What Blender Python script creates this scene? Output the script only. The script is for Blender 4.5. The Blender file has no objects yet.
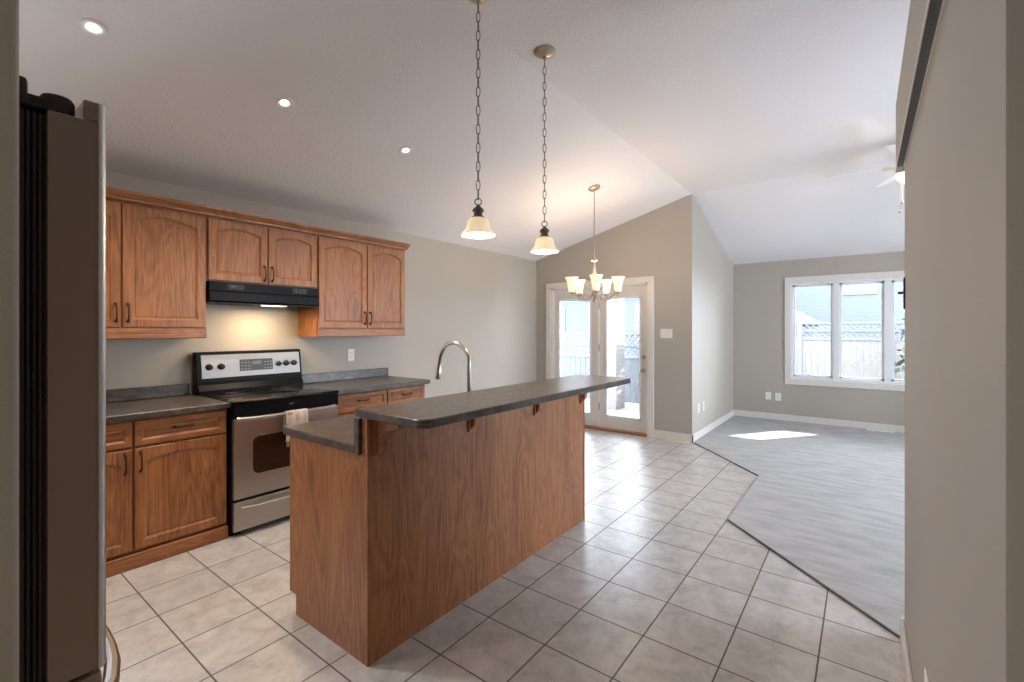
import bpy, bmesh, math, random
from mathutils import Vector, Matrix
random.seed(7)
PI = math.pi
S = bpy.context.scene
C = S.collection

# ------------------------------------------------------------------ camera
cam = bpy.data.cameras.new('camera')
cam.sensor_width = 36.0
cam.lens = 461.5 / 1024 * 36.0
cam.shift_y = -11 / 1024
cam.clip_start = 0.03
camo = bpy.data.objects.new('camera', cam)
camo.location = (0, 0, 1.4)
camo.rotation_euler = (PI / 2, 0, math.atan2(352, 461.5))
C.objects.link(camo)
S.camera = camo

# ------------------------------------------------------------------ world, sun, exposure
w = bpy.data.worlds.new('world'); S.world = w
w.use_nodes = True
bg = w.node_tree.nodes['Background']
bg.inputs[0].default_value = (0.85, 0.91, 1.0, 1)
bg.inputs[1].default_value = 11.0
sun = bpy.data.lights.new('sun', 'SUN')
sun.energy = 14.0; sun.angle = math.radians(0.6); sun.color = (1.0, 0.96, 0.9)
suno = bpy.data.objects.new('sun', sun)
SUN_DIR = Vector((-0.58, -0.81, -0.65)).normalized()
suno.rotation_euler = SUN_DIR.to_track_quat('-Z', 'Y').to_euler()
suno.location = (3, 12, 8)
C.objects.link(suno)
S.view_settings.view_transform = 'Standard'
S.view_settings.look = 'None'
S.view_settings.gamma = 1.0
S.view_settings.use_curve_mapping = False
S.view_settings.exposure = 1.2


def area(name, loc, rot, sx, sy, energy=1, color=(1, 1, 1), portal=False):
    l = bpy.data.lights.new(name, 'AREA'); l.shape = 'RECTANGLE'; l.size = sx; l.size_y = sy
    l.energy = energy; l.color = color
    if portal: l.cycles.is_portal = True
    o = bpy.data.objects.new(name, l); o.location = loc; o.rotation_euler = rot
    C.objects.link(o)
    return o


# daylight enters through these openings (sampling portals)
area('portal', (-3.0, 6.10, 1.05), (-PI / 2, 0, 0), 1.5, 2.0, portal=True)
area('portal', (-0.03, 8.38, 1.38), (-PI / 2, 0, 0), 1.8, 1.6, portal=True)
area('portal', (2.78, 4.1, 1.35), (0, PI / 2, 0), 1.5, 1.5, portal=True)
area('portal', (2.78, 6.3, 1.45), (0, PI / 2, 0), 1.3, 1.5, portal=True)
area('portal', (-4.22, -0.15, 1.55), (0, -PI / 2, 0), 1.0, 0.8, portal=True)

WARM = (1.0, 0.74, 0.50)


def point(loc, energy, color=WARM, radius=0.03, parent=None):
    l = bpy.data.lights.new('bulb_light', 'POINT'); l.energy = energy; l.color = color; l.shadow_soft_size = radius
    o = bpy.data.objects.new('bulb_light', l); o.location = loc; C.objects.link(o)
    if parent: o.parent = parent; o.location = Vector(loc) - parent.location
    return o


# ------------------------------------------------------------------ materials
def new_mat(name):
    m = bpy.data.materials.new(name); m.use_nodes = True
    nt = m.node_tree
    return m, nt, nt.nodes['Principled BSDF']


def N(nt, t, **kw):
    n = nt.nodes.new(t)
    for k, v in kw.items(): setattr(n, k, v)
    return n


def plain(name, col, rough=0.5, metal=0.0, spec=0.5, bump=0.0, bscale=80, var=0.0):
    m, nt, p = new_mat(name)
    p.inputs['Base Color'].default_value = (*col, 1)
    p.inputs['Roughness'].default_value = rough
    p.inputs['Metallic'].default_value = metal
    p.inputs['Specular IOR Level'].default_value = spec
    tc = N(nt, 'ShaderNodeTexCoord')
    no = N(nt, 'ShaderNodeTexNoise'); no.inputs['Scale'].default_value = bscale; no.inputs['Detail'].default_value = 3
    nt.links.new(tc.outputs['Object'], no.inputs['Vector'])
    if bump:
        b = N(nt, 'ShaderNodeBump'); b.inputs['Strength'].default_value = bump; b.inputs['Distance'].default_value = 0.01
        nt.links.new(no.outputs[0], b.inputs['Height']); nt.links.new(b.outputs[0], p.inputs['Normal'])
    if var:
        r = N(nt, 'ShaderNodeValToRGB')
        r.color_ramp.elements[0].color = (*[c * (1 - var) for c in col], 1); r.color_ramp.elements[0].position = 0.3
        r.color_ramp.elements[1].color = (*[min(1, c * (1 + var)) for c in col], 1); r.color_ramp.elements[1].position = 0.7
        nt.links.new(no.outputs[0], r.inputs[0]); nt.links.new(r.outputs[0], p.inputs['Base Color'])
    return m


def emit(name, col, strength, base=(0.8, 0.8, 0.8)):
    m, nt, p = new_mat(name)
    p.inputs['Base Color'].default_value = (*base, 1)
    p.inputs['Emission Color'].default_value = (*col, 1)
    p.inputs['Emission Strength'].default_value = strength
    p.inputs['Roughness'].default_value = 0.35
    return m


def oak(name, axis='z', dark=(0.185, 0.064, 0.022), light=(0.40, 0.166, 0.064), rough=0.38):
    """oak: long fibres along `axis` with open pores and broad cathedral bands"""
    m, nt, p = new_mat(name)
    tc = N(nt, 'ShaderNodeTexCoord'); oi = N(nt, 'ShaderNodeObjectInfo')
    ad = N(nt, 'ShaderNodeVectorMath', operation='ADD'); sc = N(nt, 'ShaderNodeVectorMath', operation='SCALE')
    cb = N(nt, 'ShaderNodeCombineXYZ')
    for i in range(3): nt.links.new(oi.outputs['Random'], cb.inputs[i])
    sc.inputs['Scale'].default_value = 7.0
    nt.links.new(cb.outputs[0], sc.inputs[0])
    nt.links.new(tc.outputs['Object'], ad.inputs[0]); nt.links.new(sc.outputs[0], ad.inputs[1])
    def mapped(along, across):
        mp = N(nt, 'ShaderNodeMapping')
        s = [across] * 3; s['xyz'.index(axis)] = along
        mp.inputs['Scale'].default_value = s
        nt.links.new(ad.outputs[0], mp.inputs['Vector'])
        return mp
    a = mapped(0.55, 3.2)
    big = N(nt, 'ShaderNodeTexNoise'); big.inputs['Scale'].default_value = 1.6; big.inputs['Detail'].default_value = 2
    big.inputs['Distortion'].default_value = 0.6
    nt.links.new(a.outputs[0], big.inputs['Vector'])
    # contour lines of the broad noise give cathedral figure
    mu = N(nt, 'ShaderNodeMath', operation='MULTIPLY'); mu.inputs[1].default_value = 95
    sn = N(nt, 'ShaderNodeMath', operation='SINE')
    nt.links.new(big.outputs[0], mu.inputs[0]); nt.links.new(mu.outputs[0], sn.inputs[0])
    b = mapped(3.0, 120)
    fine = N(nt, 'ShaderNodeTexNoise'); fine.inputs['Scale'].default_value = 1.5; fine.inputs['Detail'].default_value = 4
    nt.links.new(b.outputs[0], fine.inputs['Vector'])
    m1 = N(nt, 'ShaderNodeMath', operation='MULTIPLY_ADD'); m1.inputs[1].default_value = 0.10; m1.inputs[2].default_value = 0.0
    nt.links.new(sn.outputs[0], m1.inputs[0])
    m2 = N(nt, 'ShaderNodeMath', operation='MULTIPLY_ADD'); m2.inputs[1].default_value = 1.1
    nt.links.new(fine.outputs[0], m2.inputs[0]); nt.links.new(m1.outputs[0], m2.inputs[2])
    m3 = N(nt, 'ShaderNodeMath', operation='MULTIPLY_ADD'); m3.inputs[1].default_value = 0.5
    nt.links.new(big.outputs[0], m3.inputs[0]); nt.links.new(m2.outputs[0], m3.inputs[2])
    r = N(nt, 'ShaderNodeValToRGB')
    r.color_ramp.elements[0].position = 0.52; r.color_ramp.elements[0].color = (*dark, 1)
    r.color_ramp.elements[1].position = 1.0; r.color_ramp.elements[1].color = (*light, 1)
    nt.links.new(m3.outputs[0], r.inputs[0]); nt.links.new(r.outputs[0], p.inputs['Base Color'])
    p.inputs['Roughness'].default_value = rough
    bp = N(nt, 'ShaderNodeBump'); bp.inputs['Strength'].default_value = 0.15; bp.inputs['Distance'].default_value = 0.002
    nt.links.new(fine.outputs[0], bp.inputs['Height']); nt.links.new(bp.outputs[0], p.inputs['Normal'])
    return m


def tile_mat():
    m, nt, p = new_mat('floor_tile')
    tc = N(nt, 'ShaderNodeTexCoord'); mp = N(nt, 'ShaderNodeMapping')
    mp.inputs['Location'].default_value = (0.155 + 0.3245 * 40 , -0.747 + 0.3243 * 40, 0)
    nt.links.new(tc.outputs['Object'], mp.inputs['Vector'])
    br = N(nt, 'ShaderNodeTexBrick'); br.offset = 0.0; br.squash = 1.0
    br.inputs['Scale'].default_value = 1.0
    br.inputs['Brick Width'].default_value = 0.3245; br.inputs['Row Height'].default_value = 0.3243
    br.inputs['Mortar Size'].default_value = 0.0036; br.inputs['Mortar Smooth'].default_value = 0.1
    br.inputs['Bias'].default_value = 0.0
    br.inputs['Color1'].default_value = (0.0, 0.0, 0.0, 1); br.inputs['Color2'].default_value = (1, 1, 1, 1)
    nt.links.new(mp.outputs[0], br.inputs['Vector'])
    # mottled stone, offset per tile
    ad = N(nt, 'ShaderNodeVectorMath', operation='MULTIPLY_ADD')
    nt.links.new(br.outputs['Color'], ad.inputs[0]); ad.inputs[1].default_value = (5, 3, 0)
    nt.links.new(tc.outputs['Object'], ad.inputs[2])
    n1 = N(nt, 'ShaderNodeTexNoise'); n1.inputs['Scale'].default_value = 7.5; n1.inputs['Detail'].default_value = 6
    n1.inputs['Roughness'].default_value = 0.74; n1.inputs['Distortion'].default_value = 0.5
    nt.links.new(ad.outputs[0], n1.inputs['Vector'])
    r = N(nt, 'ShaderNodeValToRGB')
    e = r.color_ramp.elements
    e[0].position = 0.32; e[0].color = (0.40, 0.375, 0.36, 1)
    e[1].position = 0.70; e[1].color = (0.64, 0.62, 0.60, 1)
    x = e.new(0.5); x.color = (0.53, 0.505, 0.485, 1)
    nt.links.new(n1.outputs[0], r.inputs[0])
    mx = N(nt, 'ShaderNodeMix', data_type='RGBA')
    nt.links.new(br.outputs['Fac'], mx.inputs['Factor']); nt.links.new(r.outputs[0], mx.inputs['A'])
    mx.inputs['B'].default_value = (0.13, 0.115, 0.105, 1)
    nt.links.new(mx.outputs['Result'], p.inputs['Base Color'])
    rr = N(nt, 'ShaderNodeMapRange'); rr.inputs['To Min'].default_value = 0.33; rr.inputs['To Max'].default_value = 0.8
    nt.links.new(br.outputs['Fac'], rr.inputs['Value']); nt.links.new(rr.outputs[0], p.inputs['Roughness'])
    n2 = N(nt, 'ShaderNodeTexNoise'); n2.inputs['Scale'].default_value = 9; n2.inputs['Detail'].default_value = 3
    nt.links.new(tc.outputs['Object'], n2.inputs['Vector'])
    hm = N(nt, 'ShaderNodeMath', operation='MULTIPLY_ADD'); hm.inputs[1].default_value = -1.5
    nt.links.new(br.outputs['Fac'], hm.inputs[0]); nt.links.new(n2.outputs[0], hm.inputs[2])
    b = N(nt, 'ShaderNodeBump'); b.inputs['Strength'].default_value = 0.35; b.inputs['Distance'].default_value = 0.004
    nt.links.new(hm.outputs[0], b.inputs['Height']); nt.links.new(b.outputs[0], p.inputs['Normal'])
    return m


def laminate():
    m, nt, p = new_mat('slate_laminate')
    tc = N(nt, 'ShaderNodeTexCoord')
    n1 = N(nt, 'ShaderNodeTexNoise'); n1.inputs['Scale'].default_value = 14; n1.inputs['Detail'].default_value = 7
    n1.inputs['Roughness'].default_value = 0.65; n1.inputs['Distortion'].default_value = 1.2
    mp = N(nt, 'ShaderNodeMapping'); mp.inputs['Scale'].default_value = (1.6, 0.8, 1.6)
    nt.links.new(tc.outputs['Object'], mp.inputs[0]); nt.links.new(mp.outputs[0], n1.inputs['Vector'])
    r = N(nt, 'ShaderNodeValToRGB'); e = r.color_ramp.elements
    e[0].position = 0.36; e[0].color = (0.024, 0.021, 0.019, 1)
    e[1].position = 0.66; e[1].color = (0.135, 0.108, 0.085, 1)
    x = e.new(0.5); x.color = (0.055, 0.046, 0.039, 1)
    nt.links.new(n1.outputs[0], r.inputs[0]); nt.links.new(r.outputs[0], p.inputs['Base Color'])
    p.inputs['Roughness'].default_value = 0.3; p.inputs['Specular IOR Level'].default_value = 0.9
    return m


def carpet_mat():
    m, nt, p = new_mat('carpet_pile')
    tc = N(nt, 'ShaderNodeTexCoord')
    n1 = N(nt, 'ShaderNodeTexNoise'); n1.inputs['Scale'].default_value = 130; n1.inputs['Detail'].default_value = 3
    n2 = N(nt, 'ShaderNodeTexNoise'); n2.inputs['Scale'].default_value = 4.0; n2.inputs['Detail'].default_value = 5
    mp = N(nt, 'ShaderNodeMapping'); mp.inputs['Scale'].default_value = (1.0, 3.2, 1); mp.inputs['Rotation'].default_value = (0, 0, 0.35)
    nt.links.new(tc.outputs['Object'], n1.inputs['Vector']); nt.links.new(tc.outputs['Object'], mp.inputs[0])
    nt.links.new(mp.outputs[0], n2.inputs['Vector'])
    ad = N(nt, 'ShaderNodeMath', operation='MULTIPLY_ADD'); ad.inputs[1].default_value = 0.75
    nt.links.new(n1.outputs[0], ad.inputs[0]); nt.links.new(n2.outputs[0], ad.inputs[2])
    r = N(nt, 'ShaderNodeValToRGB'); e = r.color_ramp.elements
    e[0].position = 0.62; e[0].color = (0.36, 0.355, 0.35, 1)
    e[1].position = 1.0; e[1].color = (0.49, 0.485, 0.48, 1)
    nt.links.new(ad.outputs[0], r.inputs[0]); nt.links.new(r.outputs[0], p.inputs['Base Color'])
    p.inputs['Roughness'].default_value = 0.95; p.inputs['Specular IOR Level'].default_value = 0.1
    b = N(nt, 'ShaderNodeBump'); b.inputs['Strength'].default_value = 0.6; b.inputs['Distance'].default_value = 0.006
    nt.links.new(n1.outputs[0], b.inputs['Height']); nt.links.new(b.outputs[0], p.inputs['Normal'])
    return m


def steel(name, col=(0.55, 0.53, 0.5), rough=0.28, axis=1):
    m, nt, p = new_mat(name)
    p.inputs['Base Color'].default_value = (*col, 1); p.inputs['Metallic'].default_value = 1.0
    tc = N(nt, 'ShaderNodeTexCoord'); mp = N(nt, 'ShaderNodeMapping')
    s = [220, 220, 220]; s[axis] = 3; mp.inputs['Scale'].default_value = s
    nt.links.new(tc.outputs['Object'], mp.inputs[0])
    n1 = N(nt, 'ShaderNodeTexNoise'); n1.inputs['Scale'].default_value = 1.0; n1.inputs['Detail'].default_value = 2
    nt.links.new(mp.outputs[0], n1.inputs['Vector'])
    rr = N(nt, 'ShaderNodeMapRange'); rr.inputs['To Min'].default_value = rough - 0.06; rr.inputs['To Max'].default_value = rough + 0.1
    nt.links.new(n1.outputs[0], rr.inputs['Value']); nt.links.new(rr.outputs[0], p.inputs['Roughness'])
    p.inputs['Anisotropic'].default_value = 0.5
    return m


def glass_mat(name, tint=(0.96, 0.98, 1.0)):
    m, nt, p = new_mat(name)
    nt.nodes.remove(p)
    out = nt.nodes['Material Output']
    tr = N(nt, 'ShaderNodeBsdfTransparent'); tr.inputs[0].default_value = (*tint, 1)
    gl = N(nt, 'ShaderNodeBsdfGlossy'); gl.inputs['Roughness'].default_value = 0.02
    fr = N(nt, 'ShaderNodeFresnel'); fr.inputs[0].default_value = 1.35
    mx = N(nt, 'ShaderNodeMixShader')
    nt.links.new(fr.outputs[0], mx.inputs[0]); nt.links.new(tr.outputs[0], mx.inputs[1]); nt.links.new(gl.outputs[0], mx.inputs[2])
    nt.links.new(mx.outputs[0], out.inputs[0])
    return m


def brick_mat(name, c1, c2, mortar, wd=0.21, ht=0.075):
    m, nt, p = new_mat(name)
    tc = N(nt, 'ShaderNodeTexCoord')
    mp = N(nt, 'ShaderNodeMapping'); mp.inputs['Rotation'].default_value = (PI / 2, 0, 0)
    br = N(nt, 'ShaderNodeTexBrick'); br.inputs['Scale'].default_value = 1
    br.inputs['Brick Width'].default_value = wd; br.inputs['Row Height'].default_value = ht; br.inputs['Mortar Size'].default_value = 0.008
    br.inputs['Color1'].default_value = (*c1, 1); br.inputs['Color2'].default_value = (*c2, 1); br.inputs['Mortar'].default_value = (*mortar, 1)
    nt.links.new(tc.outputs['Object'], mp.inputs[0]); nt.links.new(mp.outputs[0], br.inputs['Vector'])
    nt.links.new(br.outputs[0], p.inputs['Base Color']); p.inputs['Roughness'].default_value = 0.9
    return m


M = {}
M['wall'] = plain('greige_paint', (0.44, 0.405, 0.352), 0.6, bump=0.06, bscale=220)
M['ceiling'] = plain('stippled_ceiling', (0.80, 0.775, 0.785), 0.85, bump=0.5, bscale=66, spec=0.2)
M['trim'] = plain('white_trim', (0.74, 0.71, 0.67), 0.35)
M['vinyl'] = plain('white_vinyl', (0.80, 0.82, 0.84), 0.35)
M['tile'] = tile_mat()
M['carpet'] = carpet_mat()
M['oak_v'] = oak('oak_vertical', 'z')
M['oak_h'] = oak('oak_horizontal', 'y')
M['oak_x'] = oak('oak_crosswise', 'x')
M['lam'] = laminate()
M['steel'] = steel('brushed_steel', (0.46, 0.43, 0.40), 0.34)
M['steel_v'] = plain('taupe_steel', (0.31, 0.235, 0.195), 0.36, metal=0.3)
M['steel_f'] = steel('brushed_steel_front', (0.6, 0.6, 0.6), 0.3, axis=2)
M['nickel'] = plain('brushed_nickel', (0.42, 0.38, 0.34), 0.28, metal=1.0)
M['pewter'] = plain('antique_pewter', (0.20, 0.165, 0.14), 0.38, metal=0.85)
M['champ'] = plain('champagne_metal', (0.50, 0.42, 0.34), 0.35, metal=0.8)
M['bronze'] = plain('dark_bronze', (0.055, 0.035, 0.028), 0.4, metal=0.6)
M['black'] = plain('black_enamel', (0.006, 0.006, 0.007), 0.3, spec=0.08)
M['blackm'] = plain('black_plastic', (0.015, 0.014, 0.014), 0.5)
M['glassblack'] = plain('black_ceramic_glass', (0.004, 0.004, 0.005), 0.15, spec=0.15)
M['ovenglass'] = plain('smoked_oven_glass', (0.03, 0.014, 0.01), 0.1)
M['display'] = plain('display_grey', (0.012, 0.014, 0.016), 0.3)
M['key'] = plain('printed_key_grey', (0.13, 0.135, 0.14), 0.5)
M['ring'] = plain('burner_ring', (0.05, 0.05, 0.055), 0.2)
M['gasket'] = plain('grey_gasket', (0.045, 0.042, 0.04), 0.5)
M['hinge'] = plain('charcoal_hinge_cap', (0.022, 0.016, 0.018), 0.45)
M['plate'] = plain('white_plastic', (0.78, 0.77, 0.74), 0.35)
M['slot'] = plain('socket_slot', (0.12, 0.11, 0.1), 0.5)
M['cream'] = plain('cream_vent_metal', (0.72, 0.66, 0.48), 0.4)
M['glass'] = glass_mat('clear_glass')
M['shade'] = emit('lit_alabaster_glass', (1.0, 0.78, 0.46), 0.27, (0.6, 0.55, 0.45))
M['shade_hot'] = emit('lit_frosted_glass', (1.0, 0.80, 0.50), 0.42, (0.6, 0.55, 0.45))
M['bulb'] = emit('bulb_glow', (1.0, 0.86, 0.62), 6.0)
M['can'] = emit('downlight_glow', (1.0, 0.86, 0.7), 9.0)
M['fanlight'] = emit('fan_bowl_glow', (1.0, 0.80, 0.42), 1.3)
M['white'] = plain('white_fan_paint', (0.80, 0.80, 0.80), 0.4)
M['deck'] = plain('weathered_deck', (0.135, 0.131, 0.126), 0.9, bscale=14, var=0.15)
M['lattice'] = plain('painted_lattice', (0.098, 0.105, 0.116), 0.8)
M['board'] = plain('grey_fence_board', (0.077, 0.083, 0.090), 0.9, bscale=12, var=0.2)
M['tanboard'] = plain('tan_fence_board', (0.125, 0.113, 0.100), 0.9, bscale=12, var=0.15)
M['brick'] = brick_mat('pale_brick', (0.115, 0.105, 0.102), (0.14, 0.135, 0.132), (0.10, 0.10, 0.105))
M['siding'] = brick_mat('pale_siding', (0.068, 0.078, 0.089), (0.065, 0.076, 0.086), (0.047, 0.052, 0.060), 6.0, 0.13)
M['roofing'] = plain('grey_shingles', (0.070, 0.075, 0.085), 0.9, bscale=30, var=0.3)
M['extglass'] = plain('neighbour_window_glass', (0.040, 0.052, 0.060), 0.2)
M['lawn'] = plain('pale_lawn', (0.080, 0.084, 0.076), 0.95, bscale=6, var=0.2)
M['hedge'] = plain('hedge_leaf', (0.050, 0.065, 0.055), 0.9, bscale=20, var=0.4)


def towel_mat():
    m, nt, p = new_mat('patterned_cotton')
    tc = N(nt, 'ShaderNodeTexCoord')
    v = N(nt, 'ShaderNodeTexVoronoi'); v.inputs['Scale'].default_value = 22
    n = N(nt, 'ShaderNodeTexNoise'); n.inputs['Scale'].default_value = 18; n.inputs['Detail'].default_value = 3
    nt.links.new(tc.outputs['Object'], v.inputs['Vector']); nt.links.new(tc.outputs['Object'], n.inputs['Vector'])
    r = N(nt, 'ShaderNodeValToRGB'); e = r.color_ramp.elements
    e[0].position = 0.55; e[0].color = (0.62, 0.55, 0.48, 1); e[1].position = 0.64; e[1].color = (0.46, 0.22, 0.19, 1)
    nt.links.new(n.outputs[0], r.inputs[0]); nt.links.new(r.outputs[0], p.inputs['Base Color'])
    p.inputs['Roughness'].default_value = 0.95
    return m


M['towel'] = towel_mat()
M['cotton'] = plain('cotton_fringe', (0.6, 0.54, 0.46), 0.95)


# ------------------------------------------------------------------ mesh helpers (world coordinates)
def BM(): return bmesh.new()


def box(bm, x0, x1, y0, y1, z0, z1, bev=0.0, seg=1):
    vs = [bm.verts.new((x, y, z)) for x in (x0, x1) for y in (y0, y1) for z in (z0, z1)]
    a = vs
    fs = [(0, 1, 3, 2), (4, 6, 7, 5), (0, 4, 5, 1), (2, 3, 7, 6), (0, 2, 6, 4), (1, 5, 7, 3)]
    faces = [bm.faces.new([a[i] for i in f]) for f in fs]
    if bev:
        es = set()
        for f in faces: es.update(f.edges)
        bmesh.ops.bevel(bm, geom=list(es), offset=bev, segments=seg, profile=0.5, affect='EDGES')
    return bm


def prism(bm, pts, z0, z1, bev=0.0, fmap=None):
    """extrude a polygon (u,v) from z0 to z1; fmap maps (u,v,w)->xyz"""
    f = fmap or (lambda u, v, w: (u, v, w))
    n = len(pts)
    ar = sum(pts[i][0] * pts[(i + 1) % n][1] - pts[(i + 1) % n][0] * pts[i][1] for i in range(n))
    if ar < 0: pts = pts[::-1]
    def inset(d):
        if d == 0: return pts
        out = []
        for i in range(n):
            p0 = Vector(pts[i - 1]); p1 = Vector(pts[i]); p2 = Vector(pts[(i + 1) % n])
            e1 = (p1 - p0).normalized(); e2 = (p2 - p1).normalized()
            n1 = Vector((-e1.y, e1.x)); n2 = Vector((-e2.y, e2.x))
            k = n1 + n2
            k = k / max(0.3, k.length_squared / 2)
            out.append(tuple(p1 + k * d))
        return out
    layers = [(0, z0 + bev), (0, z1 - bev)] if bev else [(0, z0), (0, z1)]
    if bev: layers = [(bev, z0)] + layers + [(bev, z1)]
    rings = [[bm.verts.new(f(u, v, z)) for u, v in inset(d)] for d, z in layers]
    for a, b in zip(rings, rings[1:]):
        for i in range(n):
            j = (i + 1) % n
            bm.faces.new((a[i], a[j], b[j], b[i]))
    bm.faces.new(rings[0][::-1]); bm.faces.new(rings[-1])
    return bm


def frames(path):
    T = []
    n = len(path)
    for i in range(n):
        a = path[max(0, i - 1)]; b = path[min(n - 1, i + 1)]
        T.append((b - a).normalized())
    up = Vector((0, 0, 1)) if abs(T[0].z) < 0.9 else Vector((1, 0, 0))
    nrm = (up - T[0] * up.dot(T[0])).normalized()
    out = []
    for t in T:
        nrm = (nrm - t * nrm.dot(t)).normalized()
        out.append((nrm, t.cross(nrm)))
    return out


def tube(bm, path, r, seg=8, closed=False, cap=True, flat=1.0):
    path = [Vector(p) for p in path]
    n = len(path)
    R_ = r if isinstance(r, (list, tuple)) else [r] * n
    if closed:
        ext = [path[-1]] + path + [path[0]]
        fr = frames(ext)[1:-1]
    else: fr = frames(path)
    rings = []
    for p, (a, b), rr in zip(path, fr, R_):
        rings.append([bm.verts.new(p + (a * math.cos(2 * PI * k / seg) + b * math.sin(2 * PI * k / seg) * flat) * rr) for k in range(seg)])
    prs = list(zip(rings, rings[1:]))
    if closed: prs.append((rings[-1], rings[0]))
    for a, b in prs:
        for i in range(seg):
            j = (i + 1) % seg
            bm.faces.new((a[i], a[j], b[j], b[i]))
    if cap and not closed:
        bm.faces.new(rings[0][::-1]); bm.faces.new(rings[-1])
    return bm


def lathe(bm, prof, c=(0, 0, 0), seg=28, M4=None, flute=0):
    """prof: (r,z) list; revolve about z through c"""
    rings = []
    for r, z in prof:
        ring = []
        for k in range(seg):
            a = 2 * PI * k / seg
            rr = r * (1 + (0.02 * math.cos(flute * a) if flute else 0))
            v = Vector((rr * math.cos(a), rr * math.sin(a), z))
            if M4: v = M4 @ v
            ring.append(bm.verts.new(v + Vector(c)))
        rings.append(ring)
    for a, b in zip(rings, rings[1:]):
        for i in range(seg):
            j = (i + 1) % seg
            bm.faces.new((a[i], a[j], b[j], b[i]))
    if prof[0][0] > 1e-5: bm.faces.new(rings[0][::-1])
    if prof[-1][0] > 1e-5: bm.faces.new(rings[-1])
    bmesh.ops.remove_doubles(bm, verts=[v for r in rings for v in r], dist=1e-6)
    return bm


def shell(bm, prof, c=(0, 0, 0), seg=32, flute=0, th=0.003):
    """open thin vessel: outer profile then back along inner profile"""
    inner = [(max(0.001, r - th), z) for r, z in prof[::-1]]
    p = prof + inner + [prof[0]]
    rings = []
    for r, z in p[:-1]:
        rings.append([bm.verts.new(Vector((r * (1 + (0.018 * math.cos(flute * 2 * PI * k / seg) if flute else 0)) * math.cos(2 * PI * k / seg),
                                           r * (1 + (0.018 * math.cos(flute * 2 * PI * k / seg) if flute else 0)) * math.sin(2 * PI * k / seg), z)) + Vector(c)) for k in range(seg)])
    m = len(rings)
    for q in range(m):
        a = rings[q]; b = rings[(q + 1) % m]
        for i in range(seg):
            j = (i + 1) % seg
            bm.faces.new((a[i], a[j], b[j], b[i]))
    return bm


def sphere(bm, c, r, seg=14, sz=1.0):
    prof = [(max(0, r * math.sin(PI * k / 8)), -r * sz * math.cos(PI * k / 8)) for k in range(9)]
    prof[0] = (0, prof[0][1]); prof[-1] = (0, prof[-1][1])
    return lathe(bm, prof, c, seg)


def worldloc(o):
    v = Vector((0, 0, 0))
    while o: v += o.location; o = o.parent
    return v


def obj(name, bm, mat, parent=None, smooth=False, angle=0.6):
    me = bpy.data.meshes.new(name)
    bmesh.ops.recalc_face_normals(bm, faces=bm.faces)
    if parent:
        off = worldloc(parent)
        bmesh.ops.translate(bm, verts=bm.verts, vec=-off)
        o = bpy.data.objects.new(name, me); o.parent = parent
    else:
        o = bpy.data.objects.new(name, me)
    bm.to_mesh(me); bm.free()
    if smooth:
        for p in me.polygons: p.use_smooth = True
        me.set_sharp_from_angle(angle=angle)
    me.materials.append(mat)
    C.objects.link(o)
    return o


def solo(name, bm, mat, loc, label, cat, group=None, smooth=False):
    """a thing that is one mesh, origin at loc"""
    bmesh.ops.translate(bm, verts=bm.verts, vec=-Vector(loc))
    o = obj(name, bm, mat, None, smooth); o.location = loc
    o['label'] = label; o['category'] = cat
    if group: o['group'] = group
    return o


def thing(name, label, cat, loc, group=None):
    o = bpy.data.objects.new(name, None); o.empty_display_size = 0.1
    o.location = loc; C.objects.link(o)
    o['label'] = label; o['category'] = cat
    if group: o['group'] = group
    return o


def struct(name, bm, mat, label=None, parent=None, smooth=False):
    o = obj(name, bm, mat, parent, smooth)
    if not parent: o['kind'] = 'structure'
    if label: o['label'] = label
    return o


def struct_root(name, loc, label):
    o = bpy.data.objects.new(name, None); o.location = loc; C.objects.link(o)
    o['kind'] = 'structure'; o['label'] = label
    return o


def copy_tree(o, parent=None):
    c = o.copy(); C.objects.link(c)
    if parent: c.parent = parent
    for ch in list(o.children): copy_tree(ch, c)
    return c


# ------------------------------------------------------------------ dimensions
XL, YP, XS, YF = -4.04, 5.92, -1.70, 8.20
ZL, ZR = 2.47, 3.095
XR, YB = 2.6, -2.5

# ------------------------------------------------------------------ floor
bm = BM(); box(bm, XL - .15, XR + .15, YB - .15, YP + .15, -0.1, 0.0)
struct('floor', bm, M['tile'], 'mottled beige ceramic tile floor laid square')
cp = [(-1.70, 5.92), (-0.80, 4.94), (-0.80, 3.665), (0.145, 2.72), (0.145, 2.0), (XR, 2.0), (XR, YF), (XS, YF)]
bm = BM(); prism(bm, cp, 0.0005, 0.008)
struct('carpet', bm, M['carpet'], 'grey cut pile carpet of the living room')
bm = BM(); box(bm, XS - .15, XR + .15, YP + .15, YF + .15, -0.1, 0.0004)
struct('floor_subfloor', bm, M['carpet'], 'grey carpet under the far window')
bm = BM()
for a, b in (((-1.66, 5.90), (-0.80, 4.94)), ((-0.80, 3.665), (0.13, 2.735))):
    d = (Vector(b) - Vector(a)).normalized(); n = Vector((-d.y, d.x)) * 0.005
    prism(bm, [tuple(Vector(a) + n), tuple(Vector(b) + n), tuple(Vector(b) - n), tuple(Vector(a) - n)], 0.0, 0.0095)
struct('trim_1', bm, plain('dark_transition_strip', (0.11, 0.10, 0.09), 0.5), 'dark strip where tile meets carpet')

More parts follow.
